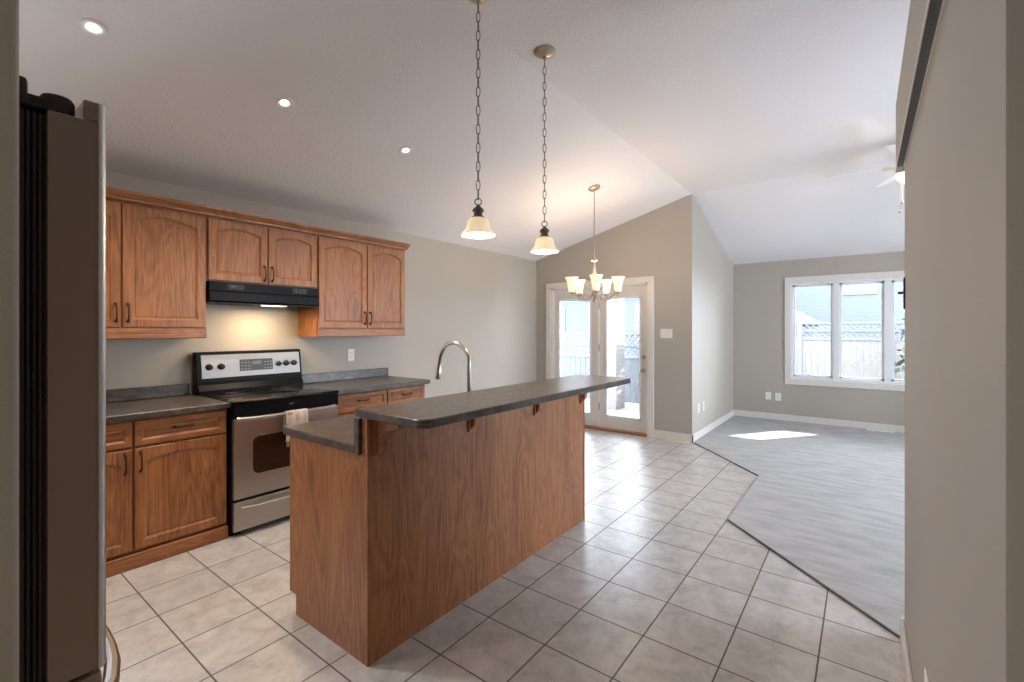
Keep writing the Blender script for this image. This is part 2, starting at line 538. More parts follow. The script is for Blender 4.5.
# ------------------------------------------------------------------ walls
bm = BM()
for q in ((YB, -.55, 0, ZL + .3), (-.55, .25, 0, 1.05), (-.55, .25, 2.05, ZL + .3), (.25, YP + .15, 0, ZL + .3)): box(bm, XL - .15, XL, *q)
struct('wall_left', bm, M['wall'], 'greige wall behind the oak cabinets and range')
bm = BM()  # patio wall with door opening, top follows the sloping ceiling
DX0, DX1, DZ = -3.765, -2.265, 2.03
fm = lambda u, v, q: (u, q, v)
prism(bm, [(XL, 0), (DX0, 0), (DX0, DZ), (DX1, DZ), (DX1, 0), (XS, 0), (XS, ZR + .02), (XL, ZL + .02)], YP, YP + .15, 0, fm)
struct('wall_patio', bm, M['wall'], 'greige gable wall around the patio door')
bm = BM()
fm2 = lambda u, v, q: (q, u, v)
prism(bm, [(YP + .15, 0), (YF + .15, 0), (YF + .15, ZL), (YF, ZL + .02), (YP + .15, ZR)], XS - .15, XS, 0, fm2)
struct('wall_side', bm, M['wall'], 'pale greige side wall of the living room')
WX0, WX1, WZ0, WZ1 = -0.90, 0.86, 0.655, 2.12
bm = BM()
box(bm, XS, WX0, YF, YF + .15, 0, ZL + .1); box(bm, WX1, XR + .15, YF, YF + .15, 0, ZL + .1)
box(bm, WX0, WX1, YF, YF + .15, 0, WZ0); box(bm, WX0, WX1, YF, YF + .15, WZ1, ZL + .1)
struct('wall_far', bm, M['wall'], 'grey wall around the living room window')
def wall_x(x0, x1, ya, yb, zt, holes):
    bm = BM(); y = ya
    for h0, h1, z0, z1 in holes:
        box(bm, x0, x1, y, h0, 0, zt)
        box(bm, x0, x1, h0, h1, 0, z0); box(bm, x0, x1, h0, h1, z1, zt)
        y = h1
    box(bm, x0, x1, y, yb, 0, zt)
    return bm
bm = wall_x(XR, XR + .15, YB, YF, ZR + .1, [(3.4, 4.8, .6, 2.1), (5.6, 7.0, .8, 2.1)])
struct('wall_right', bm, M['wall'], 'greige outer wall on the right of the living room')
bm = BM()
box(bm, XL, XR, YB - .15, YB, 0, ZR + .1)
struct('wall_back', bm, M['wall'], 'greige wall behind the viewer')
bm = BM(); box(bm, XL, -1.86, -0.80, -0.68, 0, ZR)
struct('wall_kitchen', bm, M['wall'], 'greige wall closing the kitchen behind the refrigerator')
bm = BM(); box(bm, -0.90, -0.86, -0.80, 0.088, 0, ZR + .05, 0.008, 3)
struct('wall_nook', bm, M['wall'], 'narrow greige wall end beside the refrigerator', smooth=True)

# closet block at the right, its painted cap above
BX, BY0, BY1, BZ = 0.145, 0.862, 2.72, 2.145
bm = BM(); box(bm, BX, 0.95, BY0, BY1, 0, BZ, 0.004, 2)
struct('wall_closet', bm, M['wall'], 'tall grey closet wall close at the right', smooth=True)
bm = BM(); box(bm, 0.120, 0.975, BY0 - .03, BY1 + .13, BZ, 2.47, 0.003, 1)
struct('wall_bulkhead', bm, M['wall'], 'greige bulkhead over the closet wall')
bm = BM()
box(bm, 0.1415, 0.1450, BY0, BY1, BZ - .005, BZ)
box(bm, 0.1155, 0.1185, BY0 - .04, BY1 + .13, BZ - .005, BZ + .004)
struct('trim_2', bm, M['trim'], 'thin white beads edging the grey strip under the bulkhead')
bm = BM(); box(bm, 0.1187, 0.1413, BY0 - .03, BY1 + .02, BZ - .0015, BZ - .0002)  # flat dark grey strip just below the bulkhead
struct('trim_3', bm, plain('grey_strip', (0.13, 0.13, 0.135), 0.6), 'dark grey strip under the bulkhead')

# ceilings
bm = BM()
prism(bm, [(XL - .15, ZL - .04), (XS, ZR), (XR + .15, ZR), (XR + .15, ZR + .15), (XS, ZR + .15), (XL - .15, ZL + .11)], YB - .15, YP, 0, lambda u, v, q: (u, q, v))
struct('ceiling', bm, M['ceiling'], 'stippled white ceiling rising from the kitchen side')
bm = BM()
sl = (ZR - ZL) / (YF - YP)
prism(bm, [(YP, ZR), (YF + .2, ZL - .2 * sl), (YF + .2, ZL + .15), (YP, ZR + .15)], XS - .16, XR + .15, 0, lambda u, v, q: (q, u, v))
struct('ceiling_living_room', bm, M['ceiling'], 'white ceiling sloping down to the far window')

bm = BM()  # unseen roof slab and eave, added to keep sun out of the patio door
box(bm, XS - .75, XR + .5, YP + .3, YF + .2, ZR + .16, ZR + .34)
box(bm, XS - .75, XS - .16, YP + .3, YF + .2, ZR - .25, ZR + .16)
struct('ceiling_sun_block', bm, M['trim'], 'unseen roof and eave added to block sun from the patio door')

# baseboards
def baseboard(name, x0, x1, y0, y1, label):
    bm = BM(); box(bm, x0, x1, y0, y1, 0, 0.085)
    t = 0.006
    cx0, cx1, cy0, cy1 = x0, x1, y0, y1
    box(bm, x0 + (t if name in ('a',) else 0), x1, y0, y1, 0.085, 0.1, 0.004, 2)
    return struct(name, bm, M['trim'], label)
baseboard('baseboard_patio', DX1 + .09, XS + .015, YP - .015, YP, 'white baseboard right of the patio door')
baseboard('baseboard_side', XS, XS + .015, YP - .015, YF, 'white baseboard of the living room side wall')
baseboard('baseboard_far', XS + .015, XR, YF - .015, YF, 'white baseboard under the far window')
baseboard('baseboard_closet', BX - .015, BX, BY0 + .02, BY1 + .015, 'white baseboard of the closet wall')
baseboard('baseboard_corner', XL, DX0 - .09, YP - .015, YP, 'white baseboard left of the patio door')
baseboard('baseboard_left', XL, XL + .015, 3.10, YP - .015, 'white baseboard of the left wall')

# ------------------------------------------------------------------ patio door
door = struct_root('door_1', (-3.015, YP, 0), 'white double glazed patio door with two leaves')
cs = BM()
box(cs, DX0 - .085, DX0 + .002, YP - .02, YP + .001, 0, DZ + .07, 0.004, 2)
box(cs, DX1 - .002, DX1 + .085, YP - .02, YP + .001, 0, DZ + .07, 0.004, 2)
box(cs, DX0 - .085, DX1 + .085, YP - .022, YP + .001, DZ - .002, DZ + .075, 0.004, 2)
obj('casing', cs, M['trim'], door)
jb = BM()
box(jb, DX0, DX0 + .03, YP - .01, YP + .15, 0, DZ); box(jb, DX1 - .03, DX1, YP - .01, YP + .15, 0, DZ)
box(jb, DX0, DX1, YP - .01, YP + .15, DZ - .03, DZ)
obj('jamb', jb, M['trim'], door)
def leaf(x0, x1, gx0, gx1):
    y0, y1 = YP + .03, YP + .075
    lf = BM()
    gz0, gz1 = 0.20, 1.845
    box(lf, x0, gx0, y0, y1, .03, DZ - .035); box(lf, gx1, x1, y0, y1, .03, DZ - .035)
    box(lf, gx0, gx1, y0, y1, .03, gz0); box(lf, gx0, gx1, y0, y1, gz1, DZ - .035)
    o = obj('door_leaf', lf, M['trim'], door)
    mo = BM()
    for a in ((gx0 - .01, gx0 + .014, gz0 - .01, gz1 + .01), (gx1 - .014, gx1 + .01, gz0 - .01, gz1 + .01)):
        box(mo, a[0], a[1], y0 - .012, y0 + .002, a[2], a[3], 0.004, 1)
    for a in ((gz0 - .01, gz0 + .014), (gz1 - .014, gz1 + .01)):
        box(mo, gx0 - .01, gx1 + .01, y0 - .012, y0 + .002, a[0], a[1], 0.004, 1)
    obj('glazing_bead', mo, M['vinyl'], o)
    g = BM(); box(g, gx0, gx1, y0 + .02, y0 + .026, gz0, gz1)
    obj('glass_pane', g, M['glass'], o)
    return o
l1 = leaf(DX0 + .032, -3.025, -3.645, -3.115)
l2 = leaf(-2.985, DX1 - .032, -2.875, -2.375)
bm = BM(); box(bm, -3.028, -2.982, YP + .012, YP + .08, .03, DZ - .035, 0.005, 2)
obj('mullion', bm, M['trim'], door)
for z in (1.75, 1.15, 0.32):
    bm = BM(); tube(bm, [(-2.978, YP + .018, z - .05), (-2.978, YP + .018, z + .05)], 0.009, 8)
    obj('hinge', bm, M['nickel'], door, True)
for z, r in ((1.04, .028), (0.86, .03)):
    bm = BM(); Mx = Matrix.Rotation(PI / 2, 4, 'X')
    if r < .03: pr = [(0, 0), (.028, 0), (.028, .01), (.016, .014), (.014, .028), (0, .03)]
    else: pr = [(0, 0), (.03, 0), (.03, .008), (.012, .012), (.011, .04), (.026, .05), (.028, .064), (.02, .076), (0, .078)]
    lathe(bm, pr, (-2.325, YP + .03, z), 18, Mx)
    obj('deadbolt' if r < .03 else 'door_knob', bm, M['nickel'], l2, True)
bm = BM(); box(bm, DX0 + .0, DX1, YP - .06, YP + .16, 0.0, 0.03, 0.008, 2)
obj('threshold', bm, M['oak_x'], door)['label'] = 'brown wooden threshold'

# ------------------------------------------------------------------ living room window
win = struct_root('window_1', (-0.02, YF, 0.6), 'white vinyl window of three casements')
bm = BM()
box(bm, WX0 - .07, WX0 + .005, YF - .018, YF + .001, WZ0 - .07, WZ1 + .08, 0.004, 2)
box(bm, WX1 - .005, WX1 + .07, YF - .018, YF + .001, WZ0 - .07, WZ1 + .08, 0.004, 2)
box(bm, WX0 - .07, WX1 + .07, YF - .022, YF + .001, WZ1 - .002, WZ1 + .085, 0.004, 2)
box(bm, WX0 - .07, WX1 + .07, YF - .022, YF + .001, WZ0 - .085, WZ0 + .002, 0.004, 2)
obj('window_casing', bm, M['trim'], win)
bm = BM()
t = .035
box(bm, WX0, WX0 + t, YF, YF + .14, WZ0, WZ1); box(bm, WX1 - t, WX1, YF, YF + .14, WZ0, WZ1)
box(bm, WX0 + t, WX1 - t, YF, YF + .14, WZ0, WZ0 + t); box(bm, WX0 + t, WX1 - t, YF, YF + .14, WZ1 - t, WZ1)
ms = [(-0.36, -0.285), (0.225, 0.30)]
for a, b in ms: box(bm, a, b, YF + .002, YF + .138, WZ0 + t + .0005, WZ1 - t - .0005)
obj('window_frame', bm, M['vinyl'], win)
bays = [(WX0 + t, ms[0][0]), (ms[0][1], ms[1][0]), (ms[1][1], WX1 - t)]
for a, b in bays:
    bm = BM(); z0, z1 = WZ0 + t, WZ1 - t; s = .03
    y0, y1 = YF + .05, YF + .09
    box(bm, a, a + s, y0, y1, z0, z1); box(bm, b - s, b, y0, y1, z0, z1)
    box(bm, a, b, y0, y1, z0, z0 + s); box(bm, a, b, y0, y1, z1 - s, z1)
    sh = obj('sash', bm, M['vinyl'], win)
    g = BM(); box(g, a + s, b - s, y0 + .018, y0 + .024, z0 + s, z1 - s)
    obj('glass_pane', g, M['glass'], sh)
    h = BM(); tube(h, [(a + .10, YF + .045, z0 + .02), (a + .15, YF + .03, z0 + .04), (a + .21, YF + .03, z0 + .045)], .008, 8)
    obj('crank_handle', h, M['vinyl'], sh, True)

# unseen openings, added to let in more daylight, get plain windows
for nm, (x0, x1, y0, y1, z0, z1) in {'window_added_2': (XR + .02, XR + .10, 3.4, 4.8, .6, 2.1), 'window_added_3': (XR + .02, XR + .10, 5.6, 7.0, .8, 2.1), 'window_added_4': (XL - .10, XL - .02, -.55, .25, 1.05, 2.05)}.items():
    r = struct_root(nm, ((x0 + x1) / 2, (y0 + y1) / 2, z0), 'unseen white framed window added for daylight')
    bm = BM()
    for q in range(3):
        yy = y0 + (y1 - y0 - .05) * q / 2; box(bm, x0, x1, yy, yy + .05, z0, z1)
    box(bm, x0 + .001, x1 - .001, y0, y1, z0, z0 + .05); box(bm, x0 + .001, x1 - .001, y0, y1, z1 - .05, z1)
    g = BM(); box(g, x0 + .03, x0 + .036, y0 + .02, y1 - .02, z0 + .02, z1 - .02)
    obj('window_frame', bm, M['vinyl'], r); obj('glass_pane', g, M['glass'], r)


# ------------------------------------------------------------------ cabinets
def door_front(y0, y1, z0, z1, xf, arch, parent, mat=None, fw=0.048, name='door', inset=0.006):
    """front facing +X: frame ring with arched or straight opening, moulded edge, raised panel"""
    bm = BM(); th = 0.02
    a0, a1, b0 = y0 + fw, y1 - fw, z0 + fw
    rise = arch
    b1 = z1 - fw - rise
    c = (a0 + a1) / 2; hw = (a1 - a0) / 2
    K = 14 if arch else 1
    arc = []
    for k in range(1, K):
        u = a1 + (a0 - a1) * k / K
        s = (u - c) / hw
        arc.append((u, b1 + rise * (1 - s * s)))
    inn = [(a0, b0), (a1, b0), (a1, b1)] + arc + [(a0, b1)]
    out = [(y0, z0), (y1, z0), (y1, z1)] + [(u, z1) for u, _ in arc] + [(y0, z1)]
    n = len(inn)
    ctr = (c, (b0 + b1) / 2)
    def shrink(d):
        h = (b1 + rise - b0) / 2; cc = (b1 + rise + b0) / 2
        return [(c + (u - c) * (hw - d) / hw, cc + (v - cc) * (h - d) / h) for u, v in inn]
    oin = [(y0 + .003 if u == y0 else y1 - .003 if u == y1 else u, z0 + .003 if v == z0 else z1 - .003) for u, v in out]
    layers = [(out, xf - th), (out, xf - .003), (oin, xf), (inn, xf), (shrink(.010), xf - .008)]
    rings = [[bm.verts.new((x, u, v)) for u, v in pts] for pts, x in layers]
    for A, B in zip(rings, rings[1:]):
        for i in range(n):
            j = (i + 1) % n
            bm.faces.new((A[i], A[j], B[j], B[i]))
    bm.faces.new(rings[0][::-1])
    d = obj(name, bm, mat or M['oak_v'], parent)
    pb = BM()
    rs = [[pb.verts.new((x, u, v)) for u, v in pts] for pts, x in ((shrink(.010), xf - .008), (shrink(.016), xf - .010), (shrink(.022), xf - .0075))]
    for A, B in zip(rs, rs[1:]):
        for i in range(n):
            j = (i + 1) % n
            pb.faces.new((A[i], A[j], B[j], B[i]))
    pb.faces.new(rs[-1])
    obj('panel', pb, mat or M['oak_v'], d)
    return d


def pull(y, z, xf, parent, vertical=True, L=0.096):
    bm = BM(); pts = []
    for k in range(13):
        s = k / 12 * 2 - 1
        h = 0.026 * (1 - s ** 4) ** 0.5 if abs(s) < 1 else 0
        pts.append((xf + .001 + h, y, z + s * L / 2) if vertical else (xf + .001 + h, y + s * L / 2, z))
    rad = [0.0075 if abs(k - 6) > 4 else 0.0048 for k in range(13)]
    tube(bm, pts, rad, 8)
    for s in (-1, 1):
        q = (xf + .003, y, z + s * L / 2) if vertical else (xf + .003, y + s * L / 2, z)
        sphere(bm, q, .0095, 10)
    return obj('handle', bm, M['bronze'], parent, True)


def frame_box(bm, x0, x1, y0, y1, z0, z1): box(bm, x0, x1, y0, y1, z0, z1, 0.0015, 1)


# --- base cabinets on the left wall
DF = -3.405          # door faces
def base_unit(y0, y1, ysplit, label, side_right=False):
    t = thing('base_cabinet', label, 'cabinet', (-3.72, (y0 + y1) / 2, 0), 'oak base cabinets along the wall')
    bm = BM(); box(bm, XL + .002, DF - .021, y0, y1, .10, .875)
    obj('cabinet_body', bm, M['oak_v'], t)
    bm = BM(); box(bm, XL + .002, DF - .028, y0, y1, 0.0, .10)
    box(bm, DF - .03, DF + .003, y0, y1, 0.0, .085, 0.003, 1)
    obj('toe_kick', bm, M['oak_h'], t)
    for (a, b, hy) in ((y0 + .012, ysplit - .006, ysplit - .04), (ysplit + .006, y1 - .012, ysplit + .033)):
        d = door_front(a, b, .105, .70, DF, .035, t)
        pull(hy, .62, DF, d, True, .11)
        dr = door_front(a, b, .715, .862, DF, 0, t, M['oak_h'], .032, 'drawer')
        pull((a + b) / 2 , .80, DF, dr, False, .10)
    return t
base_unit(0.345, 1.312, 0.806, 'oak base cabinet with two doors left of the range')
base_unit(2.112, 3.075, 2.62, 'oak base cabinet right of the range, mostly behind the island')

def counter(name, y0, y1, label, endr):
    t = thing(name, label, 'countertop', (-3.7, (y0 + y1) / 2, .876), 'slate laminate wall countertops')
    bm = BM(); prism(bm, [(XL + .001, y0), (-3.375, y0), (-3.375, y1), (XL + .001, y1)], .876, .914, .005)
    obj('worktop', bm, M['lam'], t)
    bm = BM(); box(bm, XL + .001, XL + .021, y0, y1 - (0 if endr else .03), .9145, 1.0, .004, 2)
    obj('backsplash', bm, M['lam'], t)
    return t
counter('countertop', 0.33, 1.316, 'dark slate laminate countertop left of the range', 0)
counter('countertop', 2.106, 3.105, 'dark slate laminate countertop right of the range', 1)

# --- upper cabinets
UF = -3.705
def upper_unit(y0, y1, ys, z0, label, arch, rail=True):
    t = thing('wall_cabinet', label, 'cabinet', ((XL + UF) / 2, (y0 + y1) / 2, z0), 'oak wall cabinets')
    bm = BM(); box(bm, XL + .002, UF - .021, y0, y1, z0, 2.215)
    obj('cabinet_body', bm, M['oak_v'], t)
    for a, b, hy in ((y0 + .008, ys - .004, ys - .03), (ys + .004, y1 - .008, ys + .03)):
        d = door_front(a, b, z0 + .008, 2.198, UF, arch, t)
        pull(hy, z0 + (.10 if rail else .085), UF, d, True, .11)
    if rail:
        bm = BM()
        box(bm, UF - .022, UF - .002, y0 + .002, y1, z0 - .068, z0, .006, 2)
        box(bm, XL + .002, UF - .024, y1 - .02, y1, z0 - .068, z0)
        box(bm, XL + .002, UF - .024, y0, y0 + .02, z0 - .068, z0)
        obj('light_rail', bm, M['oak_h'], t)
    return t
upper_unit(0.345, 1.292, 0.818, 1.41, 'tall oak wall cabinet left of the range hood', .045)
upper_unit(1.293, 2.128, 1.714, 1.752, 'short oak wall cabinet above the black range hood', .035, False)
upper_unit(2.129, 3.075, 2.62, 1.41, 'tall oak wall cabinet right of the range hood', .045)
bm = BM()
prof = [(UF - .02, 2.215), (UF + .012, 2.215), (UF + .014, 2.228), (UF + .028, 2.240), (UF + .048, 2.258), (UF + .05, 2.272), (UF - .02, 2.272)]
prism(bm, prof, 0.345, 3.078, 0, lambda u, v, q: (u, q, v))
prism(bm, [(3.075 + a - UF, z) if a > UF else (3.07, z) for a, z in prof], XL + .002, UF + .02, 0, lambda u, v, q: (q, u, v))
solo('crown_moulding', bm, M['oak_h'], (UF, 1.7, 2.215), 'stepped oak crown moulding along the top of the wall cabinets', 'moulding')

# ------------------------------------------------------------------ range hood
hood = thing('range_hood', 'black under-cabinet range hood with its lamp lit', 'range hood', (-3.87, 1.71, 1.60))
HF = -3.69
bm = BM()
prism(bm, [(XL + .002, 1.75), (HF, 1.75), (HF, 1.685), (HF + .012, 1.675), (HF + .012, 1.612), (HF - .01, 1.60), (XL + .002, 1.60)], 1.30, 2.124, 0, lambda u, v, q: (u, q, v))
obj('hood_body', bm, M['black'], hood)
bm = BM(); box(bm, HF - .002, HF + .003, 1.42, 1.53, 1.697, 1.737, .001); obj('badge_panel', bm, M['blackm'], hood)
bm = BM(); box(bm, HF + .0025, HF + .0045, 1.44, 1.475, 1.715, 1.722); obj('badge', bm, M['key'], hood)
bm = BM(); box(bm, HF - .002, HF + .003, 1.90, 2.02, 1.695, 1.74, .001)
obj('switch_panel', bm, M['blackm'], hood)
for y in (1.925, 1.955, 1.985):
    bm = BM(); box(bm, HF + .003, HF + .009, y - .009, y + .009, 1.70, 1.735, .002); obj('switch', bm, M['display'], hood)
bm = BM(); box(bm, HF - .012, HF - .002, 1.34, 2.09, 1.592, 1.602, .002); obj('vent_lip', bm, M['blackm'], hood)
bm = BM(); box(bm, -3.80, -3.70, 1.70, 1.86, 1.589, 1.60, .004, 2); obj('lamp_lens', bm, emit('hood_lamp_glow', (1, .8, .5), 2), hood)['label'] = 'glowing lamp lens'
l = area('hood_light', (-3.78, 1.75, 1.575), (0, 0, 0), .1, .16, 2.6, (1.0, .72, .42)); l.parent = hood; l.location = Vector((-3.78, 1.75, 1.575)) - hood.location

# ------------------------------------------------------------------ range
RY0, RY1, RF = 1.322, 2.098, -3.35
rg = thing('range', 'stainless steel and black electric range between the oak cabinets', 'stove', (-3.7, 1.71, 0))
bm = BM(); box(bm, XL + .01, RF - .035, RY0, RY1, .03, .895, .003)
for x in (-3.95, -3.45):
    for y in (RY0 + .05, RY1 - .05): box(bm, x, x + .04, y - .02, y + .02, 0, .03)
obj('range_body', bm, M['black'], rg)
bm = BM(); box(bm, XL + .012, RF + .012, RY0 - .002, RY1 + .002, .896, .918, .006, 2)
obj('cooktop', bm, M['glassblack'], rg, True)
for x, y, r in ((-3.52, 1.52, .105), (-3.52, 1.90, .085), (-3.80, 1.52, .08), (-3.80, 1.90, .105)):
    bm = BM()
    for rr in (r, r * .55):
        tube(bm, [(x + rr * math.cos(2 * PI * k / 40), y + rr * math.sin(2 * PI * k / 40), .9182) for k in range(40)], .0016, 6, closed=True, flat=.4)
    obj('burner_ring', bm, M['ring'], rg, True)
bm = BM(); box(bm, RF - .035, RF + .002, RY0 + .002, RY1 - .002, .81, .8955, .004, 2)
obj('front_band', bm, M['black'], rg)
bm = BM(); box(bm, RF + .002, RF + .004, 1.70, 1.73, .856, .864); obj('badge', bm, M['key'], rg)
# backguard
bm = BM()
prism(bm, [(XL + .012, .916), (-3.90, .916), (-3.90, .945), (-3.925, .985), (-3.925, 1.01), (-3.955, 1.225), (-3.965, 1.232), (XL + .012, 1.232)], RY0 - .015, RY1 + .005, 0, lambda u, v, q: (u, q, v))
bg_ = obj('backguard', bm, M['black'], rg)
def slant(z): return -3.925 - .03 * (z - 1.01) / .215
bm = BM()
prism(bm, [(slant(1.035) + .006, 1.035), (slant(1.21) + .006, 1.21), (slant(1.21) - .004, 1.21), (slant(1.035) - .004, 1.035)], RY0 + .012, RY1 - .012, 0, lambda u, v, q: (u, q, v))
obj('control_panel', bm, steel('panel_steel', (0.30, 0.285, 0.27), 0.42), bg_)
bm = BM()
prism(bm, [(slant(1.075) + .009, 1.075), (slant(1.165) + .009, 1.165), (slant(1.165), 1.165), (slant(1.075), 1.075)], 1.60, 1.855, 0, lambda u, v, q: (u, q, v))
obj('display', bm, M['display'], bg_)
bm = BM()
for i, y in enumerate((1.617, 1.643, 1.669, 1.79, 1.815, 1.838)):
    for z in (1.09, 1.115, 1.14):
        x = slant(z) + .009
        box(bm, x, x + .0015, y - .008, y + .008, z - .006, z + .006)
x = slant(1.13) + .009
box(bm, x - .002, x + .001, 1.695, 1.765, 1.115, 1.15)
obj('key_pad', bm, M['key'], bg_)
for y in (1.385, 1.468, 1.905, 1.968, 2.035):
    bm = BM(); Mx = Matrix.Rotation(PI / 2, 4, 'Y')
    z = 1.118; r = .021 if y != 1.905 else .018
    lathe(bm, [(0, 0), (r * 1.2, 0), (r * 1.15, .006), (r, .01), (r * .92, .026), (r * .7, .03), (0, .03)], (slant(z) + .005, y, z), 20, Mx)
    box(bm, slant(z) + .03, slant(z) + .043, y - .004, y + .004, z - r * .8, z + r * .8, .002)
    obj('knob', bm, M['blackm'], bg_, True)
# oven door
bm = BM()
box(bm, RF - .035, RF, RY0 + .004, RY1 - .004, .255, .80, .006, 2)
od = obj('oven_door', bm, M['steel'], rg, False)
def rrect(y0, y1, z0, z1, r, n=6):
    p = []
    for cy, cz, a0 in ((y1 - r, z1 - r, 0), (y0 + r, z1 - r, PI / 2), (y0 + r, z0 + r, PI), (y1 - r, z0 + r, 1.5 * PI)):
        for k in range(n + 1): p.append((cy + r * math.cos(a0 + k * PI / 2 / n), cz + r * math.sin(a0 + k * PI / 2 / n)))
    return p
bm = BM(); prism(bm, rrect(1.447, 1.975, .405, .665, .045), RF - .002, RF + .003, .0015, lambda u, v, q: (q, u, v))
obj('oven_window', bm, M['ovenglass'], od)
def bar(y0, y1, z, reach, r):
    bm = BM(); pts = []
    for k in range(17):
        s = k / 16 * 2 - 1
        pts.append((RF + .004 + reach * (1 - abs(s) ** 6), (y0 + y1) / 2 + s * (y1 - y0) / 2, z))
    tube(bm, pts, r, 10)
    return bm
obj('handle', bar(1.345, 2.06, .80, .052, .0135), M['steel'], od, True)
bm = BM(); box(bm, RF - .035, RF, RY0 + .004, RY1 - .004, .04, .238, .006, 2)
dw = obj('warming_drawer', bm, M['steel'], rg)
obj('handle', bar(1.37, 2.05, .195, .038, .010), M['steel'], dw, True)

# towel over the oven handle
tw = thing('kitchen_towel', 'cream kitchen towel with red print hanging on the oven handle', 'towel', (-3.296, 1.73, .62))
bm = BM()
xh, zh = RF + .056, .80
prof = []
for k in range(8): prof.append((xh - .020 - .004 * math.sin(k), .66 + .14 * k / 7))
for k in range(1, 8):
    a = PI - PI * k / 8
    prof.append((xh + .020 * math.cos(a), zh + .0195 * math.sin(a)))
for k in range(12): prof.append((xh + .020 + .003 * math.sin(k * .9), .80 - .20 * k / 11))
cols = 14
grid = []
for i in range(cols + 1):
    y = 1.640 + .16 * i / cols
    grid.append([bm.verts.new((x + .003 * math.sin(i * 1.1 + z * 6), y + .01 * (1 - (z - .6) / .22) * math.sin(i * .5), z)) for x, z in prof])
for i in range(cols):
    for j in range(len(prof) - 1):
        bm.faces.new((grid[i][j], grid[i + 1][j], grid[i + 1][j + 1], grid[i][j + 1]))
o = obj('cloth', bm, M['towel'], tw, True)
md = o.modifiers.new('thickness', 'SOLIDIFY'); md.thickness = .003
bm = BM()
for i in range(14):
    y = 1.643 + .0117 * i
    tube(bm, [(xh + .022, y, .602), (xh + .024, y + .002, .585), (xh + .022, y + random.uniform(-.003, .003), .566)], .0016, 5)
obj('fringe', bm, M['cotton'], tw)

# ------------------------------------------------------------------ island
IX0, IX1, IY0, IY1 = -2.28, -1.64, 1.16, 3.03
isl = thing('kitchen_island', 'oak kitchen island with a plain panelled back and corbels', 'kitchen island', (-1.96, 2.1, 0))
bm = BM()
prism(bm, [(IX0 + .06, 0), (IX1 - .002, 0), (IX1 - .002, 1.034), (IX1 - .04, 1.034), (IX1 - .04, .875), (IX0, .875), (IX0, .10), (IX0 + .06, .10)], IY0, IY0 + .018, 0, lambda u, v, q: (u, q, v))
obj('end_panel', bm, M['oak_v'], isl)
bm = BM()
prism(bm, [(IX0 + .06, 0), (IX1 - .002, 0), (IX1 - .002, 1.034), (IX1 - .04, 1.034), (IX1 - .04, .875), (IX0, .875), (IX0, .10), (IX0 + .06, .10)], IY1 - .018, IY1, 0, lambda u, v, q: (u, q, v))
obj('end_panel', bm, M['oak_v'], isl)
bm = BM(); box(bm, IX1 - .018, IX1, IY0 + .004, IY1 - .004, 0.0, 1.034)
obj('back_panel', bm, M['oak_v'], isl)
for y in (IY0 - .002, IY1 - .012):
    bm = BM(); box(bm, IX1 - .012, IX1 + .004, y, y + .014, 0, .90 if y < 2 else 1.034, .003, 2)
    obj('corner_bead', bm, M['oak_v'], isl)
bm = BM(); box(bm, IX1 - .040, IX1 - .019, IY0 + .019, IY1 - .019, .70, 1.033); obj('pony_wall', bm, M['oak_v'], isl)
bm = BM(); box(bm, IX0 + .065, IX0 + .08, IY0 + .02, IY1 - .02, 0, .10); obj('toe_kick', bm, M['oak_h'], isl)
bm = BM(); box(bm, IX0 + .012, IX0 + .03, IY0 + .02, IY1 - .02, .10, .875); obj('face_frame', bm, M['oak_v'], isl)
# kitchen-side doors (face -X)
for k in range(4):
    a = IY0 + .03 + k * .455; b = a + .445
    bm = BM(); box(bm, IX0 - .008, IX0 + .011, a, b, .11, .865, .003, 1)
    d = obj('door', bm, M['oak_v'], isl)
    bm = BM(); box(bm, IX0 - .0081, IX0 - .004, a + .05, b - .05, .16, .81, .003, 1); obj('panel', bm, M['oak_v'], d)
# corbels
def corbel(y):
    bm = BM()
    x0 = IX1
    top = 1.0345
    D_, H_ = .155, .16
    pts = [(x0, top), (x0 + D_, top), (x0 + D_, top - .028), (x0 + D_ - .012, top - .034)]
    for k in range(9):
        a = PI / 2 * k / 8
        pts.append((x0 + .035 + (D_ - .055) * (1 - math.sin(a)), top - .04 - (H_ - .085) * (1 - math.cos(a)) ))
    pts += [(x0 + .035, top - .125), (x0 + .018, top - .15), (x0, top - H_)]
    prism(bm, pts, y - .018, y + .018, .003, lambda u, v, q: (u, q, v))
    box(bm, x0, x0 + .012, y - .03, y + .03, top - H_ - .008, top, .003, 1)
    return obj('corbel', bm, M['oak_v'], isl)
for y in (1.215, 1.80, 2.40, 2.985): corbel(y)

# low counter with sink
lc = thing('island_countertop', 'low slate laminate island worktop on the kitchen side with an upstand', 'countertop', (-2.03, 2.1, .876))
bm = BM()
LX0, LX1, LY0, LY1 = -2.33, -1.715, 1.145, 3.05
SX0, SX1, SY0, SY1 = -2.26, -1.87, 1.72, 2.30
prism(bm, [(LX0 + .01, LY0), (LX1, LY0), (LX1, SY0), (LX0, SY0), (LX0, LY0 + .01)], .876, .914, .004)
prism(bm, [(LX0, SY1), (LX1, SY1), (LX1, LY1), (LX0, LY1)], .876, .914, .004)
box(bm, LX0, SX0, SY0 - .004, SY1 + .004, .876, .914); box(bm, SX1, LX1, SY0 - .004, SY1 + .004, .876, .914)
obj('worktop', bm, M['lam'], lc)
bm = BM(); box(bm, LX1 - .0, LX1 + .034, LY0, LY1, .876, 1.028, .003, 1)
obj('upstand', bm, M['lam'], lc)
bm = BM()
box(bm, SX0 - .015, SX0, SY0 - .015, SY1 + .015, .9142, .918); box(bm, SX1, SX1 + .015, SY0 - .015, SY1 + .015, .9142, .918)
box(bm, SX0, SX1, SY0 - .015, SY0, .9142, .918); box(bm, SX0, SX1, SY1, SY1 + .015, .9142, .918)
